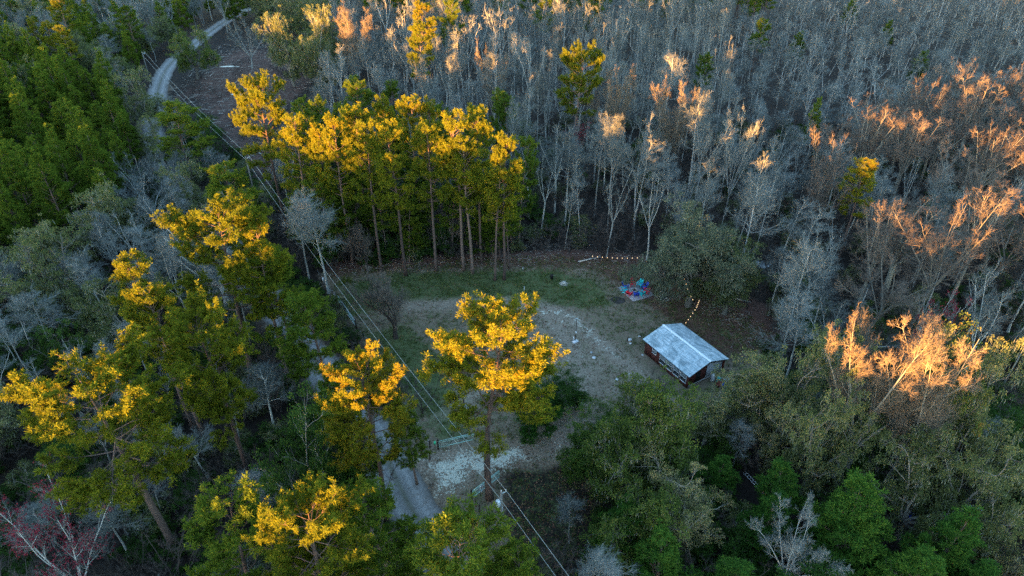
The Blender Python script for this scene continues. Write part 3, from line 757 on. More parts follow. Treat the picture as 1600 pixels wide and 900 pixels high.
for k, (px, py, h) in enumerate([(462, 262, 16), (480, 322, 11), (505, 352, 8), (545, 320, 10), (575, 290, 13), (600, 352, 7), (640, 340, 8), (668, 300, 12), (700, 345, 7), (742, 330, 9), (770, 352, 7), (625, 285, 14), (528, 262, 16), (800, 322, 9)]):
    x, y = G(px, py, h)
    if y < 104: y = 104 + random.uniform(0, 5)
    plant(['young', 'green', 'broad'][k % 3], x, y, h, 6.2 if h < 14 else 6.8, 'leafy green understory tree, %s from the left along the foot of the pine row' % (place_words)[sorted([462, 480, 505, 545, 575, 600, 640, 668, 700, 742, 770, 625, 528, 800]).index(px)])
LM = [((G(px, py)), n) for px, py, n in [
    (1075, 560, 'the cabin'), (993, 455, 'the patio'), (760, 750, 'the entrance gates'), (245, 115, 'the road bend'), (360, 120, 'the cleared lot'),
    (540, 490, 'the teal gate'), (1087, 492, 'the huge mossy oak'), (1200, 750, 'the dark lower right woods'), (1450, 800, 'the bottom right corner'),
    (100, 850, 'the bottom left corner'), (320, 760, 'the lower left pines'), (590, 400, 'the pine row left end'), (800, 395, 'the pine row right end'),
    (1430, 680, 'the golden bare tree'), (1590, 640, 'the orange oak on the right edge')]] \
    + [(G(px, py, h), n) for px, py, h, n in [
    (318, 322, 29, 'the golden pine clump'), (905, 66, 27, 'the lone golden pine'), (398, 124, 31, 'the golden corner pine'), (965, 98, 25, 'the large peach-lit bare tree'),
    (1055, 126, 23, 'the peach-lit domed tree'), (1165, 166, 23.5, 'the warm-lit tree above the huge oak'), (1275, 372, 21, 'the silvery-trunked bare tree'), (1500, 318, 24, 'the heavy-limbed orange tree'),
    (1375, 168, 22, 'the flat rust crown'), (1545, 118, 22, 'the orange-brown tree at far right'), (540, 8, 25, 'the far golden-lit bare tree'), (770, 66, 24, 'the rounded peach-lit tree'),
    (55, 368, 17, 'the big oak on the left edge'), (150, 282, 15, 'the oak below the plantation'), (212, 112, 15, 'the oak by the road bend'), (655, 3, 24, 'the far green pines'),
    (1013, 36, 20, 'the orange-topped far tree'), (1190, 28, 17, 'the faint green far pine'), (1282, 152, 14, 'the small bright green pine top'), (60, 150, 15, 'the heart of the pine plantation'),
    (1400, 40, 15, 'the far right swamp'), (85, -8, 23, 'the gold-tipped far left pine'), (140, 562, 27, 'the spreading lower left pine'), (268, 158, 22, 'the yellow-green pine by the plantation')]]
LOOK = dict(slim='slender grey bare tree', rusty='brown-twigged bare tree', spread='broad grey bare tree', crooked='crooked grey bare tree', scrub='low bare grey shrub', maple='red-budded maple',
            pine='tall pine', wide='broad pine', green='green pine', young='conical green young pine', young_dark='dark conical young pine', oak='grey-green mossy oak', oak_green='green leafy oak',
            broad='dark broadleaf evergreen', bush='low dark green bush', greybush='low grey-green bush')
used = {}
def fill_label(kind, x, y, h):
    d, (lx, ly), nm = min(((math.hypot(x - p[0], y - p[1]), p, n) for p, n in LM), key=lambda q: q[0])
    a = math.degrees(math.atan2(y - ly, x - lx)) % 360
    rel = ['right of', 'behind right of', 'behind', 'behind left of', 'left of', 'front left of', 'in front of', 'front right of'][int((a + 22.5) // 45) % 8]
    dd = 'just ' if d < 9 else '' if d < 20 else 'well ' if d < 38 else 'far '
    size = 'tall ' if h > 17.5 and kind in ('slim', 'rusty', 'green') else 'short ' if (h < 14 and kind in ('slim', 'rusty', 'green', 'young')) else ''
    return f"{size}{LOOK[kind]} {dd}{rel} {nm}", '%ss around %s' % (CATS[kind], nm.replace('the ', '', 1))

# ------------------------------------------------------------------ the rest of the woods
P_ = dict(
 plantation=[(-80, 40), (60, 62), (120, 78), (190, 130), (238, 200), (215, 250), (160, 285), (60, 330), (-80, 400)],
 topleft=[(-300, -400), (420, -400), (410, 0), (330, 25), (300, 60), (230, 110), (120, 80), (-80, 45)],
 leftmid=[(-120, 330), (60, 310), (200, 240), (330, 230), (350, 320), (240, 400), (200, 440), (-120, 560)],
 leftlow=[(-120, 520), (200, 430), (420, 420), (430, 620), (-120, 640)],
 botleft=[(-200, 620), (440, 600), (640, 900), (640, 1300), (-300, 1300)],
 rowzone=[(440, 130), (700, 110), (830, 200), (835, 330), (440, 330)],
 oakedge=[(400, -20), (520, -20), (520, 90), (400, 100)],
 farpine=[(560, -300), (1200, -300), (1200, 2), (560, 12)],
 farright=[(1130, -300), (2200, -300), (2200, 120), (1420, 120), (1230, 300), (1150, 190)],
 rusty=[(1230, 300), (1420, 110), (2200, 110), (2200, 470), (1480, 470), (1340, 460)],
 botright=[(1120, 560), (1250, 520), (2200, 520), (2400, 1300), (880, 1300), (960, 800), (930, 640), (1000, 620)],
)
keep_px = [(470, 432), (560, 412), (700, 405), (860, 398), (1000, 405), (1085, 440), (1150, 520), (1145, 570), (1080, 600), (1000, 650), (900, 730), (930, 900), (840, 960), (690, 900), (655, 730), (600, 600), (480, 440)]
road_keep = [(470, 540), (520, 540), (700, 760), (740, 860), (640, 800), (560, 720), (480, 600)]
bend_keep = [(235, 135), (240, 90), (330, 30), (410, 0), (420, 60), (360, 60), (480, 60), (500, 130), (440, 150), (430, 230), (460, 410), (300, 175)]
yard_keep = [(1060, 585), (1160, 560), (1150, 640), (1100, 640)]
def choose(px, py, rr):
    def inn(k): return inpoly((px, py), P_[k])
    u = rr.random()
    if inn('plantation'): return ('young', 5.6, rr.choice([13, 14.5, 16, 17, 18, 19.5, 20.5])) if u < .95 else ('oak', 6, 13)
    if inn('oakedge'): return ('oak', 8, rr.uniform(14, 18)) if u < .7 else ('slim', 4, 16)
    if inn('topleft'): return ('slim', 4.6, rr.uniform(11, 16)) if u < .5 else ('oak', 8, rr.uniform(12, 15)) if u < .75 else ('young', 5, rr.uniform(13, 17))
    if inn('leftmid'): return ('oak', 7.5, rr.uniform(11, 15)) if u < .4 else ('slim', 4.2, rr.uniform(10, 14)) if u < .8 else ('spread', 7, rr.uniform(10, 13)) if u < .92 else ('young', 5, 12)
    if inn('leftlow'): return ('slim', 4.2, rr.uniform(8, 13)) if u < .45 else ('scrub', 4.5, rr.uniform(6, 9)) if u < .65 else ('greybush', 5, rr.uniform(5, 8)) if u < .8 else ('broad', 7, rr.uniform(8, 12)) if u < .9 else ('oak', 8, 11)
    if inn('botleft'): return ('slim', 4.2, rr.uniform(7, 12)) if u < .35 else ('scrub', 4, rr.uniform(5, 9)) if u < .65 else ('greybush', 4.5, rr.uniform(4, 7)) if u < .82 else ('bush', 4.5, rr.uniform(3, 6))
    if inn('rowzone'): return ('green', 6.5, rr.uniform(17, 21)) if u < .3 else ('slim', 4.2, rr.uniform(13, 17)) if u < .8 else ('scrub', 4, 7)
    if inn('farpine'): return ('green', 6.5, rr.uniform(15, 19)) if u < .6 else ('slim', 4.5, rr.uniform(13, 17))
    if inn('farright'): return ('slim', 5.0, rr.uniform(8, 13)) if u < .985 else ('young', 5, 11)
    if inn('rusty'): return ('slim', 5.2, rr.uniform(12, 17)) if u < .68 else ('rusty', 5.5, rr.uniform(15, 19.5))
    if inn('botright'): return ('oak', 8, rr.uniform(9, 13)) if u < .2 else ('broad', 7, rr.uniform(7, 11)) if u < .4 else ('young_dark', 5.5, rr.uniform(7, 12)) if u < .62 else ('bush', 4, rr.uniform(2.5, 4.5)) if u < .8 else ('slim', 4, rr.uniform(6, 11)) if u < .9 else ('greybush', 5, 6)
    hmax = rr.choice([11, 13, 15, 16, 17, 18, 19.5, 21 if 600 < px < 1250 else 17, 22.5 if 600 < px < 1250 else 16])
    return ('slim', 5.2, hmax * rr.uniform(.93, 1.05)) if u < .93 else ('spread', 6.5, rr.uniform(14, 17))
rr = random.Random(11)
fill = []
cells = {}
def near_ok(x, y, r):
    for i in range(int(x // 8) - 1, int(x // 8) + 2):
        for j in range(int(y // 8) - 1, int(y // 8) + 2):
            for (a, b_, c_) in cells.get((i, j), ()):
                if (x - a) ** 2 + (y - b_) ** 2 < (max(r, c_) if min(r, c_) > 2 else (r + c_) / 2) ** 2: return False
    return True
def addcell(x, y, r): cells.setdefault((int(x // 8), int(y // 8)), []).append((x, y, r))
for (x, y, r_, h_, k_) in placed: addcell(x, y, min(r_ * .75, 4.2))
house_c = (25.5, 78.0)
KEEP_PTS = [G(1181, 760), G(1421, 811), G(1521, 800), G(1240, 735)]
for it in range(42000):
    y = rr.uniform(30, 320)
    d = y * cT + (CAM_H - 10) * sT
    x = rr.uniform(-1, 1) * (d * .79 + 6)
    px, py = PX(x, y, 12)
    kind, sp, h = choose(px, py, rr)
    if inpoly((x, y), clear_w) or inpoly((x, y), slash_w): continue
    if y < 300 and float(dist_line(np.array(x), np.array(y), road_c[::3])) < (5.5 if kind not in ('bush', 'scrub') else 4.5): continue
    if math.hypot(x - house_c[0], y - house_c[1]) < 8.5: continue
    bad = False
    for z in (h * .45, h * .75, h * .97):
        q = PX(x, y, z)
        if inpoly(q, keep_px) or inpoly(q, road_keep) or inpoly(q, bend_keep) or inpoly(q, yard_keep): bad = True; break
    if bad or any(math.hypot(x - a_, y - b_ + 3) < 5.5 for a_, b_ in KEEP_PTS) or not near_ok(x, y, sp): continue
    addcell(x, y, sp); fill.append((kind, x, y, h))
for it in range(9000):
    y = rr.uniform(38, 175); d = y * cT + CAM_H * sT; x = rr.uniform(-1, 1) * d * .77
    if inpoly((x, y), clear_w) or inpoly((x, y), slash_w) or float(dist_line(np.array(x), np.array(y), road_c[::3])) < 4.2 or math.hypot(x - house_c[0], y - house_c[1]) < 7.5: continue
    px, py = PX(x, y, 2)
    if any(math.hypot(x - a_, y - b_ + 2) < 4.5 for a_, b_ in KEEP_PTS): continue
    if inpoly(px and (px, py), [(1050, 560), (1160, 560), (1190, 620), (1100, 640)]): continue
    q = int(x // 3.6), int(y // 3.6), 'u'
    if q in cells: continue
    cells[q] = 1; u = rr.random(); right = px > 830 and py < 480
    fill.append((('scrub', x, y, rr.uniform(3.5, 7)) if u < (.75 if right else .45) else ('bush', x, y, rr.uniform(1.5, 4.5)) if u < .85 else ('greybush', x, y, rr.uniform(2.5, 5))))
for it in range(60):
    px, py = rr.uniform(280, 480), rr.uniform(60, 300); x, y = G(px, py)
    if inpoly((x, y), slash_w) and float(dist_line(np.array(x), np.array(y), road_c[::3])) > 5: fill.append(('scrub', x, y, rr.uniform(1.2, 3.2)))
fill.sort(key=lambda f: f[2] - f[3] * .6)
count = {}
rest = []
CAP = {'bare_tree': 270, 'pine_tree': 140, 'young_pine_tree': 200, 'mossy_oak_tree': 160}
for kind, x, y, h in fill:
    nm = NAMES[kind]; count[nm] = count.get(nm, 0) + 1
    if count[nm] > CAP.get(nm, 200): rest.append((kind, x, y, h)); continue
    lab, grp = fill_label(kind, x, y, h)
    ww = None
    h0, w0 = LIB[kind][0][1:]
    plant(kind, x, y, h, w0 * rr.uniform(.75, 1.2) * (h / h0) ** .5, lab, None, None, grp)
print('fill', count, 'rest', len(rest))

# stuff: trees beyond the counted ones, and the woods behind the camera that shade the land
def forest_stuff(name, items, mats_key, label, cat):
    """items: (x, y, height, variant index) ; one object, instances on its points"""
    src = bpy.data.collections.new(name + '_kinds')
    for k, (parts, h0, w0) in enumerate(mats_key):
        mb_names = list(parts.values())
        verts = []; 
        me = bpy.data.meshes.new('tree_form'); 
        import bmesh
        bm = bmesh.new(); off = 0
        for q, m_ in enumerate(mb_names):
            n_before = len(bm.faces); bm.from_mesh(m_)
            bm.faces.ensure_lookup_table()
            for f in bm.faces[n_before:]: f.material_index = q
        bm.to_mesh(me); bm.free()
        for m_ in mb_names: me.materials.append(m_.materials[0])
        o = bpy.data.objects.new('form_%02d' % k, me); src.objects.link(o)
    me = bpy.data.meshes.new(name)
    me.vertices.add(len(items)); me.vertices.foreach_set('co', np.array([(a[0], a[1], 0) for a in items], float).ravel())
    hs = me.attributes.new('form_scale', 'FLOAT_VECTOR', 'POINT')
    hs.data.foreach_set('vector', np.array([(a[4], a[4], a[2] / mats_key[a[3]][1]) for a in items], np.float32).ravel())
    rt = me.attributes.new('turn', 'FLOAT', 'POINT'); rt.data.foreach_set('value', rs.uniform(0, 6.28, size=len(items)).astype(np.float32))
    vi = me.attributes.new('form', 'INT', 'POINT'); vi.data.foreach_set('value', np.array([a[3] for a in items], np.int32))
    ob = bpy.data.objects.new(name, me); C.objects.link(ob)
    ng = bpy.data.node_groups.new(name, 'GeometryNodeTree')
    ng.interface.new_socket('Geometry', in_out='INPUT', socket_type='NodeSocketGeometry')
    ng.interface.new_socket('Geometry', in_out='OUTPUT', socket_type='NodeSocketGeometry')
    gi = ng.nodes.new('NodeGroupInput'); gout = ng.nodes.new('NodeGroupOutput')
    m2p = ng.nodes.new('GeometryNodeMeshToPoints'); iop = ng.nodes.new('GeometryNodeInstanceOnPoints')
    ci = ng.nodes.new('GeometryNodeCollectionInfo'); ci.inputs[0].default_value = src; ci.inputs[1].default_value = True; ci.inputs[2].default_value = True
    def na(nm, ty):
        n = ng.nodes.new('GeometryNodeInputNamedAttribute'); n.data_type = ty; n.inputs[0].default_value = nm; return n
    a1, a2, a3 = na('form_scale', 'FLOAT_VECTOR'), na('turn', 'FLOAT'), na('form', 'INT')
    cx = ng.nodes.new('ShaderNodeCombineXYZ')
    lk = ng.links.new
    lk(gi.outputs[0], m2p.inputs[0]); lk(m2p.outputs[0], iop.inputs['Points']); lk(ci.outputs[0], iop.inputs['Instance'])
    iop.inputs['Pick Instance'].default_value = True
    lk(a3.outputs[0], iop.inputs['Instance Index']); lk(a1.outputs[0], iop.inputs['Scale'])
    lk(a2.outputs[0], cx.inputs[2]); lk(cx.outputs[0], iop.inputs['Rotation']); lk(iop.outputs[0], gout.inputs[0])
    md = ob.modifiers.new('forest', 'NODES'); md.node_group = ng
    tag(ob, label, cat, None, 'stuff')
    return ob
forms = LIB['slim'] + LIB['rusty'] + LIB['spread'] + LIB['young'] + LIB['green'] + LIB['oak'] + LIB['broad'] + LIB['scrub'] + LIB['bush'] + LIB['greybush']
def form_index(kind):
    o = 0
    for k in ('slim', 'rusty', 'spread', 'young', 'green', 'oak', 'broad', 'scrub', 'bush', 'greybush'):
        if k == kind or (k == 'young' and kind == 'young_dark') or (k == 'oak' and kind == 'oak_green') or (k == 'spread' and kind == 'crooked'): return o + rr.randrange(len(LIB[k]))
        o += len(LIB[k])
    return o - 1
if rest:
    forest_stuff('far_woods', [(x, y, h, form_index(kd), rr.uniform(.75, 1.0)) for kd, x, y, h in rest], forms, 'mass of grey leafless trees filling the far swamp woods', 'woods')
# unseen woods on the low sun's side, treetops shaped to shade the land
behind = []
side_v = Vector((SUN_DIR.y, -SUN_DIR.x, 0))
c0 = Vector((0, 95, 0))
for it in range(2600):
    a = rr.uniform(-330, 330); dd = rr.uniform(150, 215)
    p = c0 + SUN_DIR * dd + side_v * a
    gap = math.sin(a * .11) + math.sin(a * .037 + 1) + math.sin(a * .29 + 2) * .6
    h = 25.7 + gap * .9 + rr.uniform(-2.0, 2.0) - (.5 if -74 < a < -46 else 0)  # treetops dip here to let sun through to the right-hand trees
    behind.append((p.x, p.y, h, 2 + rr.randrange(2), rr.uniform(.8, 1.1)))
behind = behind[:1000]
for it in range(1500):
    a = rr.uniform(-330, 330); p = c0 + SUN_DIR * rr.uniform(150, 215) + side_v * a
    behind.append((p.x, p.y, rr.uniform(12, 17.5), 4 + rr.randrange(3), rr.uniform(1.3, 2.0)))  # wide young pines added to stop sun leaking under the tall crowns
forest_stuff('unseen_woods', behind, LIB['pine'] + LIB['young'], 'unseen pine woods behind the viewpoint, shaped to shade the land', 'woods')
# ------------------------------------------------------------------ materials of the built things
M['roof'], t, b = newmat('galvanised_roof')
tc = N(t, 'ShaderNodeTexCoord'); mp = N(t, 'ShaderNodeMapping'); mp.inputs['Scale'].default_value = (.25, 2.2, 1)
t.links.new(tc.outputs['Object'], mp.inputs[0])
n1 = noise(t, 1.6, 6, .7, mp.outputs[0]); n2 = noise(t, .55, 4, .6, tc.outputs['Object'], 1.2)
c = ramp(t, n1.outputs[0], [(.3, (.18, .26, .29)), (.5, (.38, .47, .49)), (.68, (.66, .72, .73))]).outputs[0]
c = mixc(t, ramp(t, n2.outputs[0], [(.48, (0, 0, 0)), (.66, (.75, .75, .75))]).outputs[0], c, (.12, .18, .20))
n3 = noise(t, 2.6, 5, .75, tc.outputs['Object'], .8)
c = mixc(t, ramp(t, n3.outputs[0], [(.66, (0, 0, 0)), (.72, (.8, .8, .8))]).outputs[0], c, (.06, .06, .05))
sx = N(t, 'ShaderNodeSeparateXYZ'); t.links.new(tc.outputs['Object'], sx.inputs[0])
fr = math_(t, 'FRACT', math_(t, 'MULTIPLY', sx.outputs[0], 1.09)); seam = math_(t, 'LESS_THAN', fr, .09)
c = mixc(t, math_(t, 'MULTIPLY', seam, .45), c, (.16, .19, .20))
n4 = noise(t, 1.1, 6, .8, mp.outputs[0]); c = mixc(t, ramp(t, n4.outputs[0], [(.60, (0, 0, 0)), (.72, (.6, .6, .6))]).outputs[0], c, (.20, .16, .13))
t.links.new(c, b.inputs['Base Color']); b.inputs['Roughness'].default_value = .55; b.inputs['Metallic'].default_value = .15
M['ridge'] = plain('ridge_metal', (.70, .76, .77), .5, .1, .1)
M['redwood'], t, b = newmat('red_board_siding')
tc = N(t, 'ShaderNodeTexCoord'); wv = N(t, 'ShaderNodeTexWave', wave_type='BANDS', bands_direction='X'); wv.inputs['Scale'].default_value = 2.2; wv.inputs['Distortion'].default_value = .6
t.links.new(tc.outputs['Object'], wv.inputs['Vector']); n1 = noise(t, 3, 5, .7, tc.outputs['Object'])
c = ramp(t, wv.outputs[0], [(.0, (.05, .015, .01)), (.15, (.085, .024, .018)), (1, (.115, .032, .023))]).outputs[0]
c = mixc(t, math_(t, 'MULTIPLY', n1.outputs[0], .6), c, (.10, .035, .028)); t.links.new(c, b.inputs['Base Color']); b.inputs['Roughness'].default_value = .85
M['white'] = plain('white_paint', (.55, .57, .57), .6, 0, .12)
M['dirty_white'] = plain('dirty_white_paint', (.38, .42, .44), .7, 0, .3, 2)
M['black'] = plain('black_stain', (.015, .014, .013), .7)
M['post'] = plain('creosoted_wood', (.035, .028, .024), .9, 0, .5)
M['glass'] = plain('dark_window_glass', (.02, .025, .03), .08, 0, .2)
M['blind'] = plain('pale_window_blind', (.24, .28, .30), .6, 0, .15)
M['greenpipe'] = plain('green_painted_pipe', (.28, .50, .44), .45, .2, .2)
M['greenmail'] = plain('green_plastic', (.04, .45, .22), .5, 0, .1)
M['steel'] = plain('galvanised_steel', (.42, .50, .52), .45, .3, .2)
M['tank'] = plain('transformer_paint', (.50, .60, .64), .4, .1, .12)
M['wire'] = plain('aluminium_wire', (.40, .42, .38), .5, .2, .1)
M['polewood'] = barkmat('weathered_pole', (.10, .11, .10), (.20, .20, .18))
M['chair_red'] = plain('red_plastic', (.60, .02, .045), .45, 0, .1)
M['chair_blue'] = plain('blue_plastic', (.02, .06, .42), .45, 0, .1)
M['chair_teal'] = plain('turquoise_plastic', (.02, .50, .52), .45, 0, .1)
M['paver'], t, b = newmat('grey_pavers')
tc = N(t, 'ShaderNodeTexCoord'); br = N(t, 'ShaderNodeTexBrick'); br.inputs['Scale'].default_value = 1.0
br.inputs['Brick Width'].default_value = .4; br.inputs['Row Height'].default_value = .4; br.inputs['Mortar Size'].default_value = .012; br.offset = .0
br.inputs['Color1'].default_value = (.30, .29, .31, 1); br.inputs['Color2'].default_value = (.44, .43, .45, 1); br.inputs['Mortar'].default_value = (.10, .09, .08, 1)
t.links.new(tc.outputs['Object'], br.inputs[0]); n1 = noise(t, 1.2, 5, .7, tc.outputs['Object'])
t.links.new(mixc(t, math_(t, 'MULTIPLY', n1.outputs[0], .5), br.outputs[0], (.16, .14, .13)), b.inputs['Base Color']); b.inputs['Roughness'].default_value = .9
M['ash'] = plain('ash_and_char', (.03, .028, .026), .95, 0, .6, 9)
M['wood'] = plain('split_firewood', (.20, .15, .11), .9, 0, .5, 4)
M['palewood'] = plain('bleached_wood', (.38, .36, .31), .9, 0, .3, 4)
M['bulb'] = plain('lit_bulb_glass', (.9, .7, .4), .3, 0, .05, 3, (1.0, .66, .34), .11)
M['cord'] = plain('black_cord', (.02, .02, .02), .6)
M['teal'] = plain('teal_plastic', (.03, .36, .33), .5, 0, .15)
M['bluetarp'] = plain('blue_tarp', (.02, .10, .45), .5, 0, .3, 3)
M['rust'] = plain('rusty_steel', (.16, .05, .03), .8, .1, .4, 4)
M['concrete'] = plain('concrete', (.30, .29, .27), .9, 0, .2, 3)
M['frond'] = leafmat('yellowed_fronds', (.10, .13, .02), (.30, .24, .04), None, .25)

# ------------------------------------------------------------------ the cabin
CA = math.atan2(-.857, .515)                      # long axis, running towards the viewer
cab = empty('cabin', (25.4, 78.1, 0), CA)
tag(cab, 'small dark red cabin with a stained metal gable roof at the right of the clearing', 'cabin')
LX, WY, EZ, RZ = 10.0, 7.7, 2.55, 3.75            # local x = long axis, local y = across ( -y faces the drive )
hx, hy = LX / 2 - .35, WY / 2 - .4
def wallpiece(x0, x1, z0, z1, y, name='wall', mat='redwood', th=.12):
    return MB().box(((x0 + x1) / 2, y, (z0 + z1) / 2), (x1 - x0, th, z1 - z0)).build(name, M[mat], cab)
# side towards the drive: solid boards, one small window, then four glazed porch bays
yl = -hy
segs = MB()
wins = [(-3.0, -2.1, 1.25, 2.15)]
bays = [(-1.35, -.05), (.1, 1.4), (1.55, 2.85), (3.0, 4.3)]
segs.box(((-hx - 3.0) / 2, yl, 1.2), (hx - 3.0, .12, 2.4)); segs.box((-2.55, yl, .625), (.9, .12, 1.25)); segs.box((-2.55, yl, 2.275), (.9, .12, .25))
segs.box(((-2.1 - 1.35) / 2, yl, 1.2), (.75, .12, 2.4)); segs.box(((-1.35 + 4.3) / 2, yl, .3), (5.65, .12, .6)); segs.box(((-1.35 + 4.3) / 2, yl, 2.3), (5.65, .12, .2))
for xx in (.025, 1.475, 2.925): segs.box((xx, yl, 1.4), (.15, .124, 1.6))
segs.box(((4.3 + hx) / 2, yl, 1.2), (hx - 4.3, .12, 2.4))
segs.build('front_wall', M['redwood'], cab)
def window(x0, x1, z0, z1, y, out, blind=False):
    f = MB(); ww = .07; o = y + out * .035
    f.box(((x0 + x1) / 2, o, z1 - ww / 2), (x1 - x0, .14, ww)).box(((x0 + x1) / 2, o, z0 + ww / 2), (x1 - x0, .16, ww))
    f.box((x0 + ww / 2, o, (z0 + z1) / 2), (ww, .138, z1 - z0 - .14)).box((x1 - ww / 2, o, (z0 + z1) / 2), (ww, .138, z1 - z0 - .14))
    f.box(((x0 + x1) / 2, o, (z0 + z1) / 2), (x1 - x0 - .14, .1, .05))
    fo = f.build('window', M['white'], cab)
    MB().box(((x0 + x1) / 2, y, (z0 + z1) / 2), (x1 - x0 - .02, .02, z1 - z0 - .02)).build('pane', M['glass'], fo)
    zt = (z0 + z1) / 2
    MB().box(((x0 + x1) / 2, y + out * .018, (zt + z1) / 2 - .03), (x1 - x0 - .18, .012, z1 - zt - .12)).build('blind', M['blind'], fo)
window(-3.0, -2.1, 1.25, 2.15, yl, -1)
for x0, x1 in bays: window(x0, x1, .6, 2.2, yl, -1)
MB().box((0, hy, 1.2), (2 * hx, .12, 2.4)).build('back_wall', M['redwood'], cab)
g = MB(); g.box((-hx, 0, 1.2), (.12, 2 * hy - .124, 2.4)); 
g.add([(-hx - .06, -hy, 2.4), (-hx - .06, hy, 2.4), (-hx - .06, 0, 3.55), (-hx + .06, -hy, 2.4), (-hx + .06, hy, 2.4), (-hx + .06, 0, 3.55)], [(0, 1, 2), (3, 5, 4)])
g.build('gable_wall', M['redwood'], cab)
# near gable: recessed dark porch on the drive side, pale panel wall on the other
g = MB(); g.box((hx - .25, 1.75, 1.2), (.1, 3.0, 2.4)); g.add([(hx - .2, .25, 2.4), (hx - .2, hy, 2.4), (hx - .2, .25, 3.45), (hx - .3, .25, 2.4), (hx - .3, hy, 2.4), (hx - .3, .25, 3.45)], [(0, 1, 2), (3, 5, 4)])
g.build('white_wall', M['dirty_white'], cab)
MB().box((hx - .32, -1.66, 1.2), (.1, 3.6, 2.4)).build('end_wall', M['redwood'], cab)
MB().box((hx - .24, -1.4, 1.0), (.06, .9, 2.0)).build('door', M['black'], cab)
q = MB(); q.add([(hx - .27, -hy, 2.4), (hx - .27, .24, 2.4), (hx - .27, .24, 3.45), (hx - .37, -hy, 2.4), (hx - .37, .24, 2.4), (hx - .37, .24, 3.45)], [(0, 1, 2), (3, 5, 4)])
q.build('gable_boards', M['black'], cab)
MB().box((0, 0, .08), (2 * hx - .2, 2 * hy - .2, .14)).build('floor_slab', M['concrete'], cab)
MB().box((hx - .5, 0, .09), (.8, 2 * hy - .4, .16)).build('porch_step', M['concrete'], cab)
def slope(sgn):
    mb = MB(); n = 64; a = math.atan2(RZ - EZ, WY / 2)
    xs = np.linspace(-LX / 2, LX / 2, n * 4 + 1); pr = np.array([0, .0, .022, .022] * n + [0])
    v = []
    for x_, p_ in zip(xs, pr):
        for k in (0, 1):
            y_ = sgn * WY / 2 * k; z_ = RZ - (RZ - EZ) * k
            v.append((x_, y_, z_ + p_))
    m = len(xs)
    mb.add(v, [(2 * i, 2 * i + 1, 2 * i + 3, 2 * i + 2) for i in range(m - 1)])
    v2 = [(p[0], p[1], p[2] - .05) for p in (v[0], v[1], v[-2], v[-1])]
    mb.add(v2, [(0, 1, 3, 2)])
    return mb
for sgn in (-1, 1): slope(sgn).build('roof_slope', M['roof'], cab)
rc = MB()
for sgn in (-1, 1): rc.add([(-LX / 2 - .03, 0, RZ + .06), (LX / 2 + .03, 0, RZ + .06), (LX / 2 + .03, sgn * .2, RZ + .0), (-LX / 2 - .03, sgn * .2, RZ + .0)], [(0, 1, 2, 3)])
rc.build('ridge_cap', M['ridge'], cab)
for sgn in (-1, 1):
    MB().box((0, sgn * (WY / 2 - .03), EZ - .09), (LX - .04, .04, .12)).build('fascia', M['black' if sgn < 0 else 'post'], cab)
    for xx in (-LX / 2 + .02, LX / 2 - .02):
        q = MB(); q.add([(xx, 0, RZ - .03), (xx, sgn * WY / 2, EZ - .03), (xx, sgn * WY / 2, EZ - .17), (xx, 0, RZ - .17)], [(0, 1, 2, 3)])
        q.add([(xx + .03, 0, RZ - .03), (xx + .03, sgn * WY / 2, EZ - .03), (xx + .03, sgn * WY / 2, EZ - .17), (xx + .03, 0, RZ - .17)], [(0, 1, 2, 3)])
        q.build('barge_board', M['post'], cab)
def cabw(x, y, z=0):
    c_, s_ = math.cos(CA), math.sin(CA); return (25.4 + x * c_ - y * s_, 78.1 + x * s_ + y * c_, z)
# things left around the cabin
def prop(name, label, cat, loc, rz=0, group=None): return tag(empty(name, loc, rz), label, cat, group)
o = prop('water_tank', 'white pressure tank standing against the white end wall of the cabin', 'tank', cabw(5.3, .75))
MB().lathe([(0, .05), (.26, .08), (.3, .2), (.3, 1.1), (.24, 1.28), (0, 1.34)], 16).build('tank_body', M['white'], o, True)
MB().cyl((0, 0, 1.3), .05, .14, 8).build('valve', M['steel'], o); MB().cyl((0, 0, 0), .22, .09, 12).build('base_ring', M['black'], o)
o = prop('barrel', 'teal plastic barrel beside the white pressure tank at the cabin end', 'barrel', cabw(5.9, 1.35))
MB().lathe([(0, 0), (.26, .01), (.28, .06), (.3, .3), (.3, .33), (.28, .36), (.3, .62), (.27, .86), (.22, .9), (.22, .88), (0, .87)], 16).build('barrel_body', M['teal'], o, True)
MB().cyl((.1, 0, .86), .035, .04, 8).build('bung', M['white'], o)
o = prop('wheelbarrow', 'rust-red wheelbarrow beyond the teal barrel at the cabin end', 'wheelbarrow', cabw(6.7, .6), 1.1)
mb = MB(); mb.add([(-.3, -.25, .3), (.35, -.3, .3), (.35, .3, .3), (-.3, .25, .3), (-.5, -.4, .62), (.55, -.38, .68), (.55, .38, .68), (-.5, .4, .62)], [(0, 1, 2, 3), (0, 4, 5, 1), (1, 5, 6, 2), (2, 6, 7, 3), (3, 7, 4, 0)]); mb.build('tray', M['rust'], o)
for s_ in (-1, 1): MB().tube([(.75, 0, .2), (.1, s_ * .26, .28), (-.95, s_ * .32, .55)], .02, 6).build('handle', M['palewood'], o); MB().tube([(-.15, s_ * .26, .28), (-.3, s_ * .28, 0)], .018, 6).build('leg', M['rust'], o)
MB().tube([(.75 + .19 * math.cos(a), .0, .19 + .19 * math.sin(a)) for a in np.linspace(0, 6.283, 15)], .04, 6).build('wheel', M['black'], o)
o = prop('folding_chair', 'blue fabric camp chair beyond the rusty wheelbarrow at the cabin end', 'chair', cabw(7.5, 1.0), .8)
MB().box((0, 0, .42), (.5, .48, .03)).build('seat', M['bluetarp'], o)
MB().box((0, .3, .72), (.5, .03, .55), M=Matrix.Rotation(-.25, 3, 'X')).build('backrest', M['bluetarp'], o)
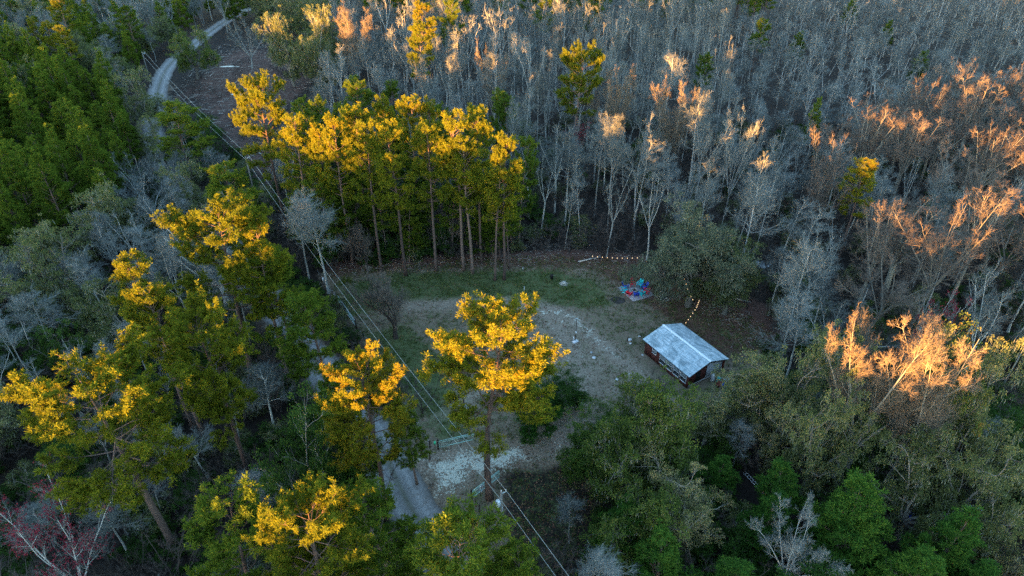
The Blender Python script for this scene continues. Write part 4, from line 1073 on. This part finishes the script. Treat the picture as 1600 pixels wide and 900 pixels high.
for s_ in (-1, 1):
    MB().tube([(s_ * .27, -.28, 0), (s_ * .27, .3, .44), (s_ * .27, .4, .98)], .014, 5).build('side_frame', M['steel'], o)
    MB().tube([(s_ * .27, .3, 0), (s_ * .27, -.26, .42), (s_ * .27, -.26, .62)], .014, 5).build('leg', M['steel'], o)
    MB().box((s_ * .27, -.02, .63), (.05, .5, .02)).build('armrest', M['black'], o)
o = prop('wooden_pallet', 'grey wooden pallet lying below the white end wall of the cabin', 'pallet', cabw(5.9, 2.8), CA + .2)
for k in range(6): MB().box((0, -.5 + k * .2, .12), (1.2, .11, .02)).build('deck_board', M['palewood'], o)
for k in (-1, 0, 1): MB().box((k * .54, 0, .055), (.09, 1.14, .105)).build('stringer', M['wood'], o)

# ------------------------------------------------------------------ patio with its chairs
pc_ = [G(964, 449), G(1000, 443), G(1024, 461), G(987, 470)]
pcx, pcy = sum(p[0] for p in pc_) / 4, sum(p[1] for p in pc_) / 4
pa = math.atan2(pc_[3][1] - pc_[0][1], pc_[3][0] - pc_[0][0])
mb = MB(); mb.box((0, 0, .03), (4.7, 4.3, .07))
po = mb.build('patio', M['paver'], None, False, (pcx, pcy, 0), pa); tag(po, 'square grey paver patio under the ring of coloured chairs', 'patio')
def adirondack(col):
    m = M['chair_' + col]; r_ = empty('adirondack_chair', (0, 0, 0))
    s_ = MB()
    for k in range(5): s_.box((0, -.25 + k * .11, .36 - k * .025), (.52, .1, .022), M=Matrix.Rotation(-.22, 3, 'X'))
    s_.build('seat', m, r_)
    bk = MB()
    for k in range(5):
        u_ = (k - 2); hgt = .78 - abs(u_) * .07
        bk.box((u_ * .108 * 1.06, .32 + hgt * .17, .28 + hgt * .48), (.1, .02, hgt), M=Matrix.Rotation(-.38, 3, 'X'))
    bk.build('backrest', m, r_)
    for q in (-1, 1):
        MB().box((q * .33, -.02, .56), (.13, .72, .025)).build('armrest', m, r_)
        MB().box((q * .3, -.3, .27), (.09, .04, .55)).build('leg', m, r_)
        MB().box((q * .28, .1, .2), (.04, .9, .1), M=Matrix.Rotation(-.26, 3, 'X')).build('side_rail', m, r_)
    return r_
protos = {}
place = {'up': 'on the far edge', 'dn': 'on the near edge'}
chairs = [('red', 509, 478, 'red plastic garden chair on the far side of the fire pit'), ('teal', 597, 480, 'turquoise plastic garden chair right of the far red one'),
          ('blue', 648, 512, 'blue plastic garden chair on the right of the patio'), ('red', 668, 562, 'red plastic garden chair at the right corner of the patio'),
          ('teal', 620, 590, 'turquoise plastic garden chair on the near right of the fire pit'), ('blue', 557, 600, 'blue plastic garden chair nearest the near edge of the patio'),
          ('red', 472, 588, 'red plastic garden chair on the near left of the fire pit'), ('teal', 424, 550, 'turquoise plastic garden chair on the left edge of the patio'), ('blue', 432, 502, 'blue plastic garden chair at the far left of the patio')]
pitx, pity = G(920 + 535 / 7.5, 380 + 563 / 7.5)
for col, zx, zy, lab in chairs:
    x, y = G(920 + zx / 7.5, 380 + (zy + 10) / 7.5, .3)
    if col not in protos: protos[col] = adirondack(col); r_ = protos[col]
    else:
        src = protos[col]; r_ = src.copy(); C.objects.link(r_)
        for ch in src.children: c_ = ch.copy(); C.objects.link(c_); c_.parent = r_
    r_.location = (x, y, .068); dx, dy = x - pitx, y - pity
    r_.rotation_euler = (0, 0, math.atan2(dy, dx) - math.pi / 2); r_.scale = (1.25, 1.25, 1.3)
    tag(r_, lab, 'garden chair', 'coloured chairs around the fire pit')
o = prop('fire_pit', 'square dark fire pit in the middle of the ring of coloured chairs', 'fire pit', (pitx, pity, .068), pa)
mb = MB()
for q in range(4):
    a = q * math.pi / 2; mb.box((.45 * math.cos(a), .45 * math.sin(a), .13), (.16, 1.06 if q % 2 == 0 else .74, .26), a if q % 2 == 0 else a - math.pi / 2 + math.pi / 2)
mb.build('block_ring', M['concrete'], o); MB().box((0, 0, .06), (.7, .7, .1)).build('ash_bed', M['ash'], o)

# brush pile right of the patio, scorched ring left of it
def ang_sticks(mb, n, rad, hgt, L, r_, rr_):
    for k in range(n):
        a = rr_.uniform(0, 6.28); d_ = rr_.uniform(0, rad); az = rr_.uniform(0, 6.28); l_ = L * rr_.uniform(.5, 1.1)
        z = .05 + hgt * max(0, 1 - d_ / rad) * rr_.uniform(.2, 1)
        p = np.array([d_ * math.cos(a), d_ * math.sin(a), z]); v_ = np.array([math.cos(az), math.sin(az), rr_.uniform(-.1, .35)]) * l_ / 2
        q = p - v_; q[2] = max(q[2], .03); mb.tube([q, p + rr_.normal(size=3) * .05, p + v_], [r_ * rr_.uniform(.6, 1.2), r_, r_ * .6], 5)
bx_, by_ = G(1038, 463); o = prop('brush_pile', 'pile of burnt logs and sticks just right of the patio', 'wood pile', (bx_, by_, 0))
mb = MB(); ang_sticks(mb, 40, 1.3, .55, 1.3, .05, rs); mb.build('logs', M['wood'], o)
mb = MB(); ang_sticks(mb, 22, 1.5, .6, 1.5, .04, rs); mb.build('pale_sticks', M['palewood'], o)
mb = MB(); mb.lathe([(1.3, .01), (1.0, .12), (.5, .3), (0, .36)], 18); mb.build('ash_heap', M['ash'], o)
x, y = G(966, 469); mb = MB(); n = 30
v = [(0, 0, .012)] + [((1.25 + .12 * math.sin(5 * i * .2)) * math.cos(i * 6.283 / n), (1.05 + .1 * math.cos(3 * i * .2)) * math.sin(i * 6.283 / n), .012) for i in range(n)]
mb.add(v, [(0, 1 + i, 1 + (i + 1) % n) for i in range(n)])
tag(mb.build('burnt_ground', plain('scorched_soil', (.045, .04, .038), .95, 0, .5, 3), None, False, (x, y, 0)), kind='structure')

# ------------------------------------------------------------------ string lights
def strand(label, P, n, sag):
    n = int(n * .75)
    P = np.array(P, float); o = prop('string_lights', label, 'string lights', tuple(P[0]), 0, 'strings of warm bulbs')
    tt = np.linspace(0, 1, 33)
    def at(u_):
        q = P[0] + (P[-1] - P[0]) * u_ if len(P) == 2 else np.array([np.interp(u_, np.linspace(0, 1, len(P)), P[:, k]) for k in range(3)])
        q = q.copy(); q[2] -= sag * 4 * u_ * (1 - u_); return q - P[0]
    MB().tube([at(u_) for u_ in tt], .012, 4).build('cord', M['cord'], o)
    me = MB().lathe([(0, -.2), (.04, -.16), (.052, -.11), (.035, -.04), (.02, 0)], 8).mesh('bulb', M['bulb'])
    for k in range(n):
        b_ = bpy.data.objects.new('bulb', me); C.objects.link(b_); b_.parent = o; b_.location = at((k + .5) / n)
def g3(px, py, z): return (*G(px, py, z), z)
strand('string of warm bulbs along the dark wood edge beyond the patio', [g3(922, 399, 3.2), g3(1000, 402, 3.2)], 14, .25)
strand('string of warm bulbs hanging down beside the trunk of the huge oak', [g3(1063, 416, 4.2), g3(1068, 432, 3.5), g3(1076, 455, 2.8), g3(1084, 470, 2.4)], 13, .0)
strand('string of warm bulbs from the oak trunk to the far cabin corner', [g3(1093, 468, 3.0), g3(1088, 480, 2.7), g3(1070, 506, 2.75)], 14, .12)

# ------------------------------------------------------------------ gates, fence and mailbox
def gate(label, p, q, fresh='greenpipe'):
    (x0, y0), (x1, y1) = p, q; L = math.hypot(x1 - x0, y1 - y0)
    o = prop('pipe_gate', label, 'gate', (x0, y0, 0), math.atan2(y1 - y0, x1 - x0), 'green pipe gates')
    mb = MB()
    for z in (.3, 1.42): mb.tube([(.15, 0, z), (L - .1, 0, z)], .045, 8)
    for x_ in (.15, L - .1): mb.tube([(x_, 0, .3), (x_, 0, 1.42)], .045, 8)
    mb.build('frame', M[fresh], o); mb = MB()
    for z in (1.18,): mb.tube([(.18, 0, z), (L - .13, 0, z)], .036, 6)
    mb.build('rail', M[fresh], o)
    mb = MB()
    for z in np.arange(.4, 1.16, .1): mb.tube([(.18, 0, z), (L - .13, 0, z)], .006, 4)
    for x_ in np.arange(.35, L - .2, .2): mb.tube([(x_, .008, .32), (x_, .008, 1.16)], .006, 4)
    mb.build('wire_mesh', M['greenpipe'], o)
    MB().tube([(0, 0, 0), (0, 0, 1.75)], .11, 10).build('gate_post', M['post'], o)
    for z in (.45, 1.3): MB().box((.08, 0, z), (.16, .05, .06)).build('hinge', M['steel'], o)
    return o
gate('green pipe gate standing open above the sandy entrance', G(685, 702), G(741, 689))
gate('green pipe gate standing open behind the trunk of the golden gate pine', G(737, 781), G(781, 747))
gate('teal-grey pipe gate in the roadside fence seen through pine boughs', G(557, 513), G(529, 472), 'steel')
x, y = G(683, 703); o = prop('green_box', 'bright green box fixed on the post of the upper open gate', 'box', (x - .22, y, 1.1))
MB().box((0, 0, .18), (.22, .3, .36)).build('box_body', M['greenmail'], o); MB().box((0, -.16, .18), (.18, .02, .3)).build('lid', M['greenmail'], o)
x, y = G(754, 765, 1.0); o = prop('ring_sign', 'pale oval ring sign hung on the gate behind the golden gate pine', 'sign', (x - .1, y - .1, 1.35), .9)
pts = [(.28 * math.cos(a), 0, .5 * math.sin(a)) for a in np.linspace(0, 6.283, 21)]
MB().tube(pts, .07, 6, cap=False).build('ring', M['dirty_white'], o)
fence = prop('wire_fence', 'dark wooden post and wire fence running beside the roadside dirt strip', 'fence', (0, 0, 0))
fpx = [(497, 428), (503, 440), (512, 450), (520, 461), (526, 468), (558, 515), (568, 528), (577, 541), (586, 556), (597, 572), (607, 588), (618, 606), (628, 624), (640, 645), (650, 662), (662, 683), (672, 700)]
fp = [G(*p) for p in fpx]
for k, (x, y) in enumerate(fp): MB().tube([(x, y, 0), (x + random.uniform(-.05, .05), y, random.uniform(1.25, 1.5))], .085, 7).build('post', M['post'], fence)
for z in (.4, .75, 1.1):
    for a, b_ in ((0, 5), (5, len(fp))):
        if a == 0: MB().tube([(p[0], p[1], z) for p in fp[a:b_]], .008, 3).build('wire_strand', M['steel'], fence)
        else: MB().tube([(p[0], p[1], z) for p in fp[a:b_]], .008, 3).build('wire_strand', M['steel'], fence)
for (px, py), lab in zip([(749, 800), (762, 830), (672, 718)], ['dark wooden post below the gate behind the golden gate pine', 'lone dark wooden post beside the foot of the utility pole', 'short dark post in the verge beside the sandy entrance']):
    x, y = G(px, py); o = prop('fence_post', lab, 'post', (x, y, 0)); MB().tube([(0, 0, 0), (.02, 0, 1.35)], .085, 8).build('post', M['post'], o); MB().lathe([(.09, 1.33), (.05, 1.4), (0, 1.41)], 8).build('post_top', M['post'], o)
x, y = G(504, 441); o = prop('notice_board', 'small white board nailed near the top of the roadside fence', 'sign', (x + .25, y - .2, 0), .5)
MB().box((0, 0, .75), (.3, .03, .9)).build('board', M['white'], o); MB().box((0, .04, .6), (.07, .05, 1.2)).build('stake', M['post'], o)

# ------------------------------------------------------------------ utility poles and lines
def upole(label, x, y, h, rz, tank):
    o = prop('utility_pole', label, 'utility pole', (x, y, 0), rz, 'poles along the power line')
    MB().tube([(0, 0, -.1), (0, 0, h * .5), (0, 0, h)], [.17, .145, .115], 10).build('pole', M['polewood'], o, True)
    MB().box((.28, 0, h - .35), (.6, .09, .09)).build('bracket', M['steel'], o)
    for dx, z in ((0, h), (.55, h - .3)):
        MB().lathe([(.03, 0), (.07, .04), (.035, .08), (.075, .12), (.035, .16), (.07, .2), (0, .24)], 10, (dx, 0, z)).build('insulator', M['white'], o)
    MB().lathe([(0, -.05), (.05, -.05), (.07, .35), (0, .36)], 8, (.62, .12, h - .6)).build('arrester', M['dirty_white'], o)
    if tank:
        tk = MB().lathe([(0, 0), (.2, .02), (.24, .08), (.24, .78), (.2, .86), (.08, .9), (0, .9)], 16, (-.38, 0, h - 2.0)).build('transformer', M['tank'], o)
        MB().lathe([(.03, 0), (.05, .06), (.03, .12), (.05, .18), (0, .24)], 8, (-.34, 0, h - 1.1)).build('bushing', M['white'], tk)
        MB().box((-.13, 0, h - 1.6), (.14, .1, .5)).build('tank_bracket', M['steel'], o)
        MB().tube([(.15, 0, .1), (.15, 0, h - 2.4)], .03, 6).build('conduit', M['steel'], o)
    return o
pA = G(783, 768, 10.5); pB = G(384, 245, 10.0); pC = G(222, 82, 10.0); pZ = (pA[0] + (pA[0] - pB[0]) * .9, pA[1] + (pA[1] - pB[1]) * .9)
lineang = math.atan2(pB[1] - pA[1], pB[0] - pA[0])
upole('grey utility pole with a transformer near the entrance gates', pA[0], pA[1], 10.5, lineang - math.pi / 2, True)
upole('small far utility pole over the cleared lot', pB[0], pB[1], 10.0, lineang - math.pi / 2, False)
upole('farthest utility pole beyond the road bend', pC[0], pC[1], 10.0, lineang - math.pi / 2, False)
nrm2 = np.array([-math.sin(lineang), math.cos(lineang)])
for (nm, off, dz), lab in zip((('high', -.55, -.05), ('low', .1, -1.0)), ('upper overhead power wire', 'lower overhead power wire')):
    pts = []
    for (a, b_) in ((pZ, pA), (pA, pB), (pB, pC)):
        for u_ in np.linspace(0, 1, 17)[:-1]:
            z = 10.4 + dz - 4 * 1.3 * u_ * (1 - u_); pts.append((a[0] + (b_[0] - a[0]) * u_ + nrm2[0] * off, a[1] + (b_[1] - a[1]) * u_ + nrm2[1] * off, z))
    pts.append((pC[0] + nrm2[0] * off, pC[1] + nrm2[1] * off, 10.4 + dz))
    wo_ = MB().tube(pts, .024, 4).build('power_line', M['wire']); tag(wo_, lab + ' slanting across the picture past the transformer pole', 'power line', 'overhead power lines')

# ------------------------------------------------------------------ small things on the lawn and drive
x, y = G(899, 533)
o = prop('lamp_post', 'thin dark pole with a white box beside the sandy track', 'post', (x, y, 0))
MB().tube([(0, 0, 0), (0, 0, 4.3)], .05, 8).build('pole', M['post'], o); MB().box((0, -.1, 1.75), (.26, .16, .36)).build('meter_box', M['white'], o)
MB().box((-.05, 0, 4.3), (.3, .12, .1)).build('lamp_head', M['steel'], o)
MB().box((-.05, -.25, .1), (.95, .6, .2), .6).build('concrete_pad', M['white'], o); MB().box((-.3, .05, .42), (.16, .16, .7)).build('hookup_stub', M['white'], o)
x, y = G(984, 533); o = prop('utility_box', 'pair of small white boxes between the track and the cabin', 'utility box', (x, y, 0))
MB().box((0, 0, .22), (.5, .3, .44), .3).build('box', M['white'], o); MB().box((.1, .02, .46), (.3, .2, .03), .3).build('lid', M['dirty_white'], o); MB().tube([(-.35, .1, 0), (-.35, .1, .75)], .05, 8).build('riser_pipe', M['black'], o)
cov = [(928, 559, 'white round cover in the drive below the thin dark pole', .33), (964, 593, 'white round cover nearest the cabin side of the drive', .28), (985, 537, 'white round cover beside the pair of small white boxes', .22),
       (999, 526, 'white round cover at the far corner of the cabin', .25), (909, 625, 'white round cover by the dark evergreen at the lower drive', .28), (880, 599, 'white round cover showing through the golden gate pine', .24),
       (848, 563, 'white round cover beside the right boughs of the golden gate pine', .26), (678, 574, 'white round cover left of the golden gate pine', .32), (1004, 555, 'white round cover touching the cabin front corner', .2),
       (924, 551, 'pale flat stone cover above the largest white cover', .22)]
for px, py, lab, r_ in cov:
    r_ *= .72
    x, y = G(px, py); o = prop('round_cover', lab, 'cover', (x, y, 0), 0, 'white covers on the drive')
    MB().lathe([(r_ * 1.15, 0), (r_ * 1.1, .07), (r_, .12), (0, .15)], 16).build('lid', M['dirty_white' if 'pale' in lab else 'white'], o); MB().box((0, 0, .16), (.12, .03, .03)).build('lid_grip', M['black'], o)
x, y = G(731, 643); o = prop('white_bench', 'long white bench-like slab with a dark post at the lower lawn', 'bench', (x, y, 0), -.95)
MB().box((-.5, 0, .42), (.95, .5, .08)).build('slab', M['white'], o); MB().box((.5, 0, .42), (.98, .5, .08)).build('slab', M['white'], o)
for k in (-.85, .85): MB().box((k, 0, .19), (.12, .42, .38)).build('leg', M['dirty_white'], o)
MB().tube([(-1.15, .1, 0), (-1.15, .1, 1.3)], .1, 8).build('post', M['post'], o)
x, y = G(862, 436); o = prop('trash_can', 'small black bin standing alone on the far lawn', 'bin', (x, y, 0))
MB().lathe([(0, 0), (.24, 0), (.3, .72), (.3, .8)], 14).build('bin_body', M['black'], o); MB().lathe([(.32, .78), (.3, .86), (0, .92)], 14).build('lid', M['black'], o)
for px, py, h, lab in ((819, 456, 1.1, 'thin white stake by a round dirt patch on the far lawn'), (817, 423, .75, 'short white stake at the far edge of the lawn')):
    x, y = G(px, py); o = prop('marker_stake', lab, 'stake', (x, y, 0)); MB().box((0, 0, h / 2), (.09, .09, h)).build('stake', M['white'], o); MB().box((0, 0, h + .02), (.12, .12, .05)).build('stake_cap', M['dirty_white'], o)
x, y = G(881, 443); o = prop('stump', 'pale low stump with roots on the far lawn', 'stump', (x, y, 0))
MB().lathe([(.7, 0), (.42, .12), (.34, .3), (.32, .36), (0, .37)], 14).build('stump_body', M['palewood'], o)
for k in range(6): a = k * 1.05; MB().tube([(.3 * math.cos(a), .3 * math.sin(a), .1), (.8 * math.cos(a), .8 * math.sin(a), .06), (1.15 * math.cos(a + .2), 1.15 * math.sin(a + .2), .02)], [.08, .05, .02], 5).build('root', M['palewood'], o)
x, y = G(541, 444); o = prop('palm_plant', 'low yellow-green palm clump at the top left corner of the lawn', 'palm', (x, y, 0))
P, D = [], []
for k in range(34):
    a = random.uniform(0, 6.28); e = random.uniform(.15, 1.2); L = random.uniform(1.0, 1.6); d = np.array([math.cos(a) * math.cos(e), math.sin(a) * math.cos(e), math.sin(e)])
    P.append(np.array([0, 0, .15])); D.append(d * L)
    for q in range(8): p_ = np.array([0, 0, .15]) + d * L * (.4 + q * .07); P.append(p_); D.append(nrm(d + rs.normal(size=3) * .6) * .35)
mb = MB(); mb.blades(np.array(P), np.array(D), .09); mb.build('fronds', M['frond'], o); MB().lathe([(.25, 0), (.2, .25), (0, .35)], 8).build('stem', M['oak_bark'], o)
# dark lower right woods: white frame and blue tarp
x, y = G(1181, 760); o = prop('white_ladder', 'long white ladder lying in the dark woods at lower right', 'ladder', (x, y, 0), -1.15)
for s_ in (-1, 1): MB().box((0, s_ * .2, .28), (4.2, .05, .08)).build('rail', M['white'], o)
for k in range(10): MB().tube([(-1.9 + k * .42, -.19, .28), (-1.9 + k * .42, .19, .28)], .02, 5).build('rung', M['white'], o)
x, y = G(1421, 811); o = prop('blue_drum', 'blue plastic drum half hidden under trees at lower right', 'drum', (x, y, 0))
MB().lathe([(0, 0), (.29, 0), (.3, .3), (.28, .33), (.3, .36), (.3, .62), (.28, .88), (0, .9)], 14).build('drum_body', M['chair_blue'], o); MB().cyl((.12, 0, .89), .04, .03, 8).build('bung', M['white'], o)
x, y = G(1521, 800); o = prop('scrap_sheet', 'crumpled pale metal sheets on the dark ground at lower right', 'scrap metal', (x, y, 0))
for k in range(4):
    mb = MB(); mb.box((rs.normal() * .6, rs.normal() * .4, .15 + k * .07), (1.5, .7, .02), M=Matrix.Rotation(k * .9, 3, 'Z') @ Matrix.Rotation(.15, 3, 'X')); mb.build('sheet', M['steel'], o)

# ------------------------------------------------------------------ dead wood and slash on the ground
mb = MB(); P, D, RR_ = [], [], []
rq = np.random.RandomState(5)
def litter_at(x, y, s=1):
    a = rq.uniform(0, 6.28); L = rq.uniform(.4, 2.0) * s
    P.append((x, y, .04 + rq.uniform(0, .12))); D.append((math.cos(a) * L, math.sin(a) * L, rq.uniform(-.02, .12) * L)); RR_.append(rq.uniform(.015, .045) * s)
n = 0
bb = np.array(slash_w); k = 0
while n < 2600:
    x = rq.uniform(bb[:, 0].min(), bb[:, 0].max()); y = rq.uniform(bb[:, 1].min(), bb[:, 1].max())
    if inpoly((x, y), slash_w): litter_at(x, y, 2.4 if rq.uniform() < .12 else 1.2); n += 1
edge = np.array(W([(520, 425), (620, 408), (760, 402), (880, 398), (1010, 410), (1090, 460), (1180, 520), (1200, 580)]))
el_ = resample(edge, .12)
for q in range(1500):
    p = el_[rq.randint(len(el_))] + rq.normal(size=2) * np.array([2.0, 2.2]); litter_at(p[0], p[1], .8)
mb.cones(np.array(P), np.array(D), np.array(RR_))
tag(mb.build('fallen_branches', M['palewood']), 'scattered grey sticks and slash on the cleared lot and wood edge', 'dead wood', None, 'stuff')
# grass tufts and dry leaves lying over the clearing
cxy = np.array(clear_w); gp, gd, lp_, ld_ = [], [], [], []
gi_ = lambda A, x, y: A[min(len(gx) - 1, np.searchsorted(gx, x)), min(len(gy) - 1, np.searchsorted(gy, y))]
while len(gp) < 60000:
    x = rq.uniform(cxy[:, 0].min(), cxy[:, 0].max()); y = rq.uniform(cxy[:, 1].min(), cxy[:, 1].max())
    if not inpoly((x, y), clear_w) or math.hypot(x - 25.4, y - 78.1) < 6.3 or math.hypot(x - pcx, y - pcy) < 3: continue
    g_ = gi_(grass, x, y) * (1 - gi_(dirt, x, y) * .8) * (1 - min(1, gi_(sandm, x, y))); l_ = gi_(litter, x, y)
    if rq.uniform() < g_ * (.35 + .65 * (math.sin(x * .9 + math.sin(y * .7) * 2) > -.2)):
        for k in range(6): gp.append((x + rq.normal() * .12, y + rq.normal() * .12, 0)); gd.append((rq.normal() * .12, rq.normal() * .12, rq.uniform(.1, .3)))
    if rq.uniform() < .12 + l_ * .8:
        for k in range(3):
            lp_.append((x + rq.normal() * .3, y + rq.normal() * .3, .02)); a = rq.uniform(0, 6.28); ld_.append((math.cos(a) * .2, math.sin(a) * .2, rq.uniform(0, .08)))
mb = MB(); mb.blades(np.array(gp), np.array(gd), .07)
tag(mb.build('grass', leafmat('lawn_blades', (.06, .10, .025), (.13, .16, .05), (.28, .24, .13), .3)), 'thin patchy winter grass tufts on the clearing', 'grass', None, 'stuff')
mb = MB(); mb.blades(np.array(lp_), np.array(ld_), .15)
tag(mb.build('leaf_litter', leafmat('dry_leaves', (.13, .07, .045), (.26, .16, .10), (.42, .33, .24), .1)), 'dry brown leaves scattered over the clearing and wood edge', 'leaf litter', None, 'stuff')
for (x0, y0), (x1, y1), lab in (((903, 410), (938, 405), 'pale fallen trunk at the wood edge left of the bulbs'), ((405, 240), (424, 250), 'white fallen log on the cleared lot below the corner pine'), ((1148, 468), (1172, 476), 'pale fallen limb under the right side of the huge oak')):
    a, b_ = G(x0, y0), G(x1, y1); o = prop('fallen_log', lab, 'log', (a[0], a[1], 0))
    v_ = np.array([b_[0] - a[0], b_[1] - a[1], 0]); MB().tube([np.array([0, 0, .15]), v_ * .5 + (0, .1, .25), v_ + (0, 0, .5)], [.16, .12, .05], 7).build('log', M['palewood'], o)
    for k in range(3): MB().tube([v_ * (.4 + .18 * k) + (0, 0, .22), v_ * (.55 + .2 * k) + (rs.normal() * .6, rs.normal() * .6, .8)], [.05, .015], 5).build('branch', M['palewood'], o)
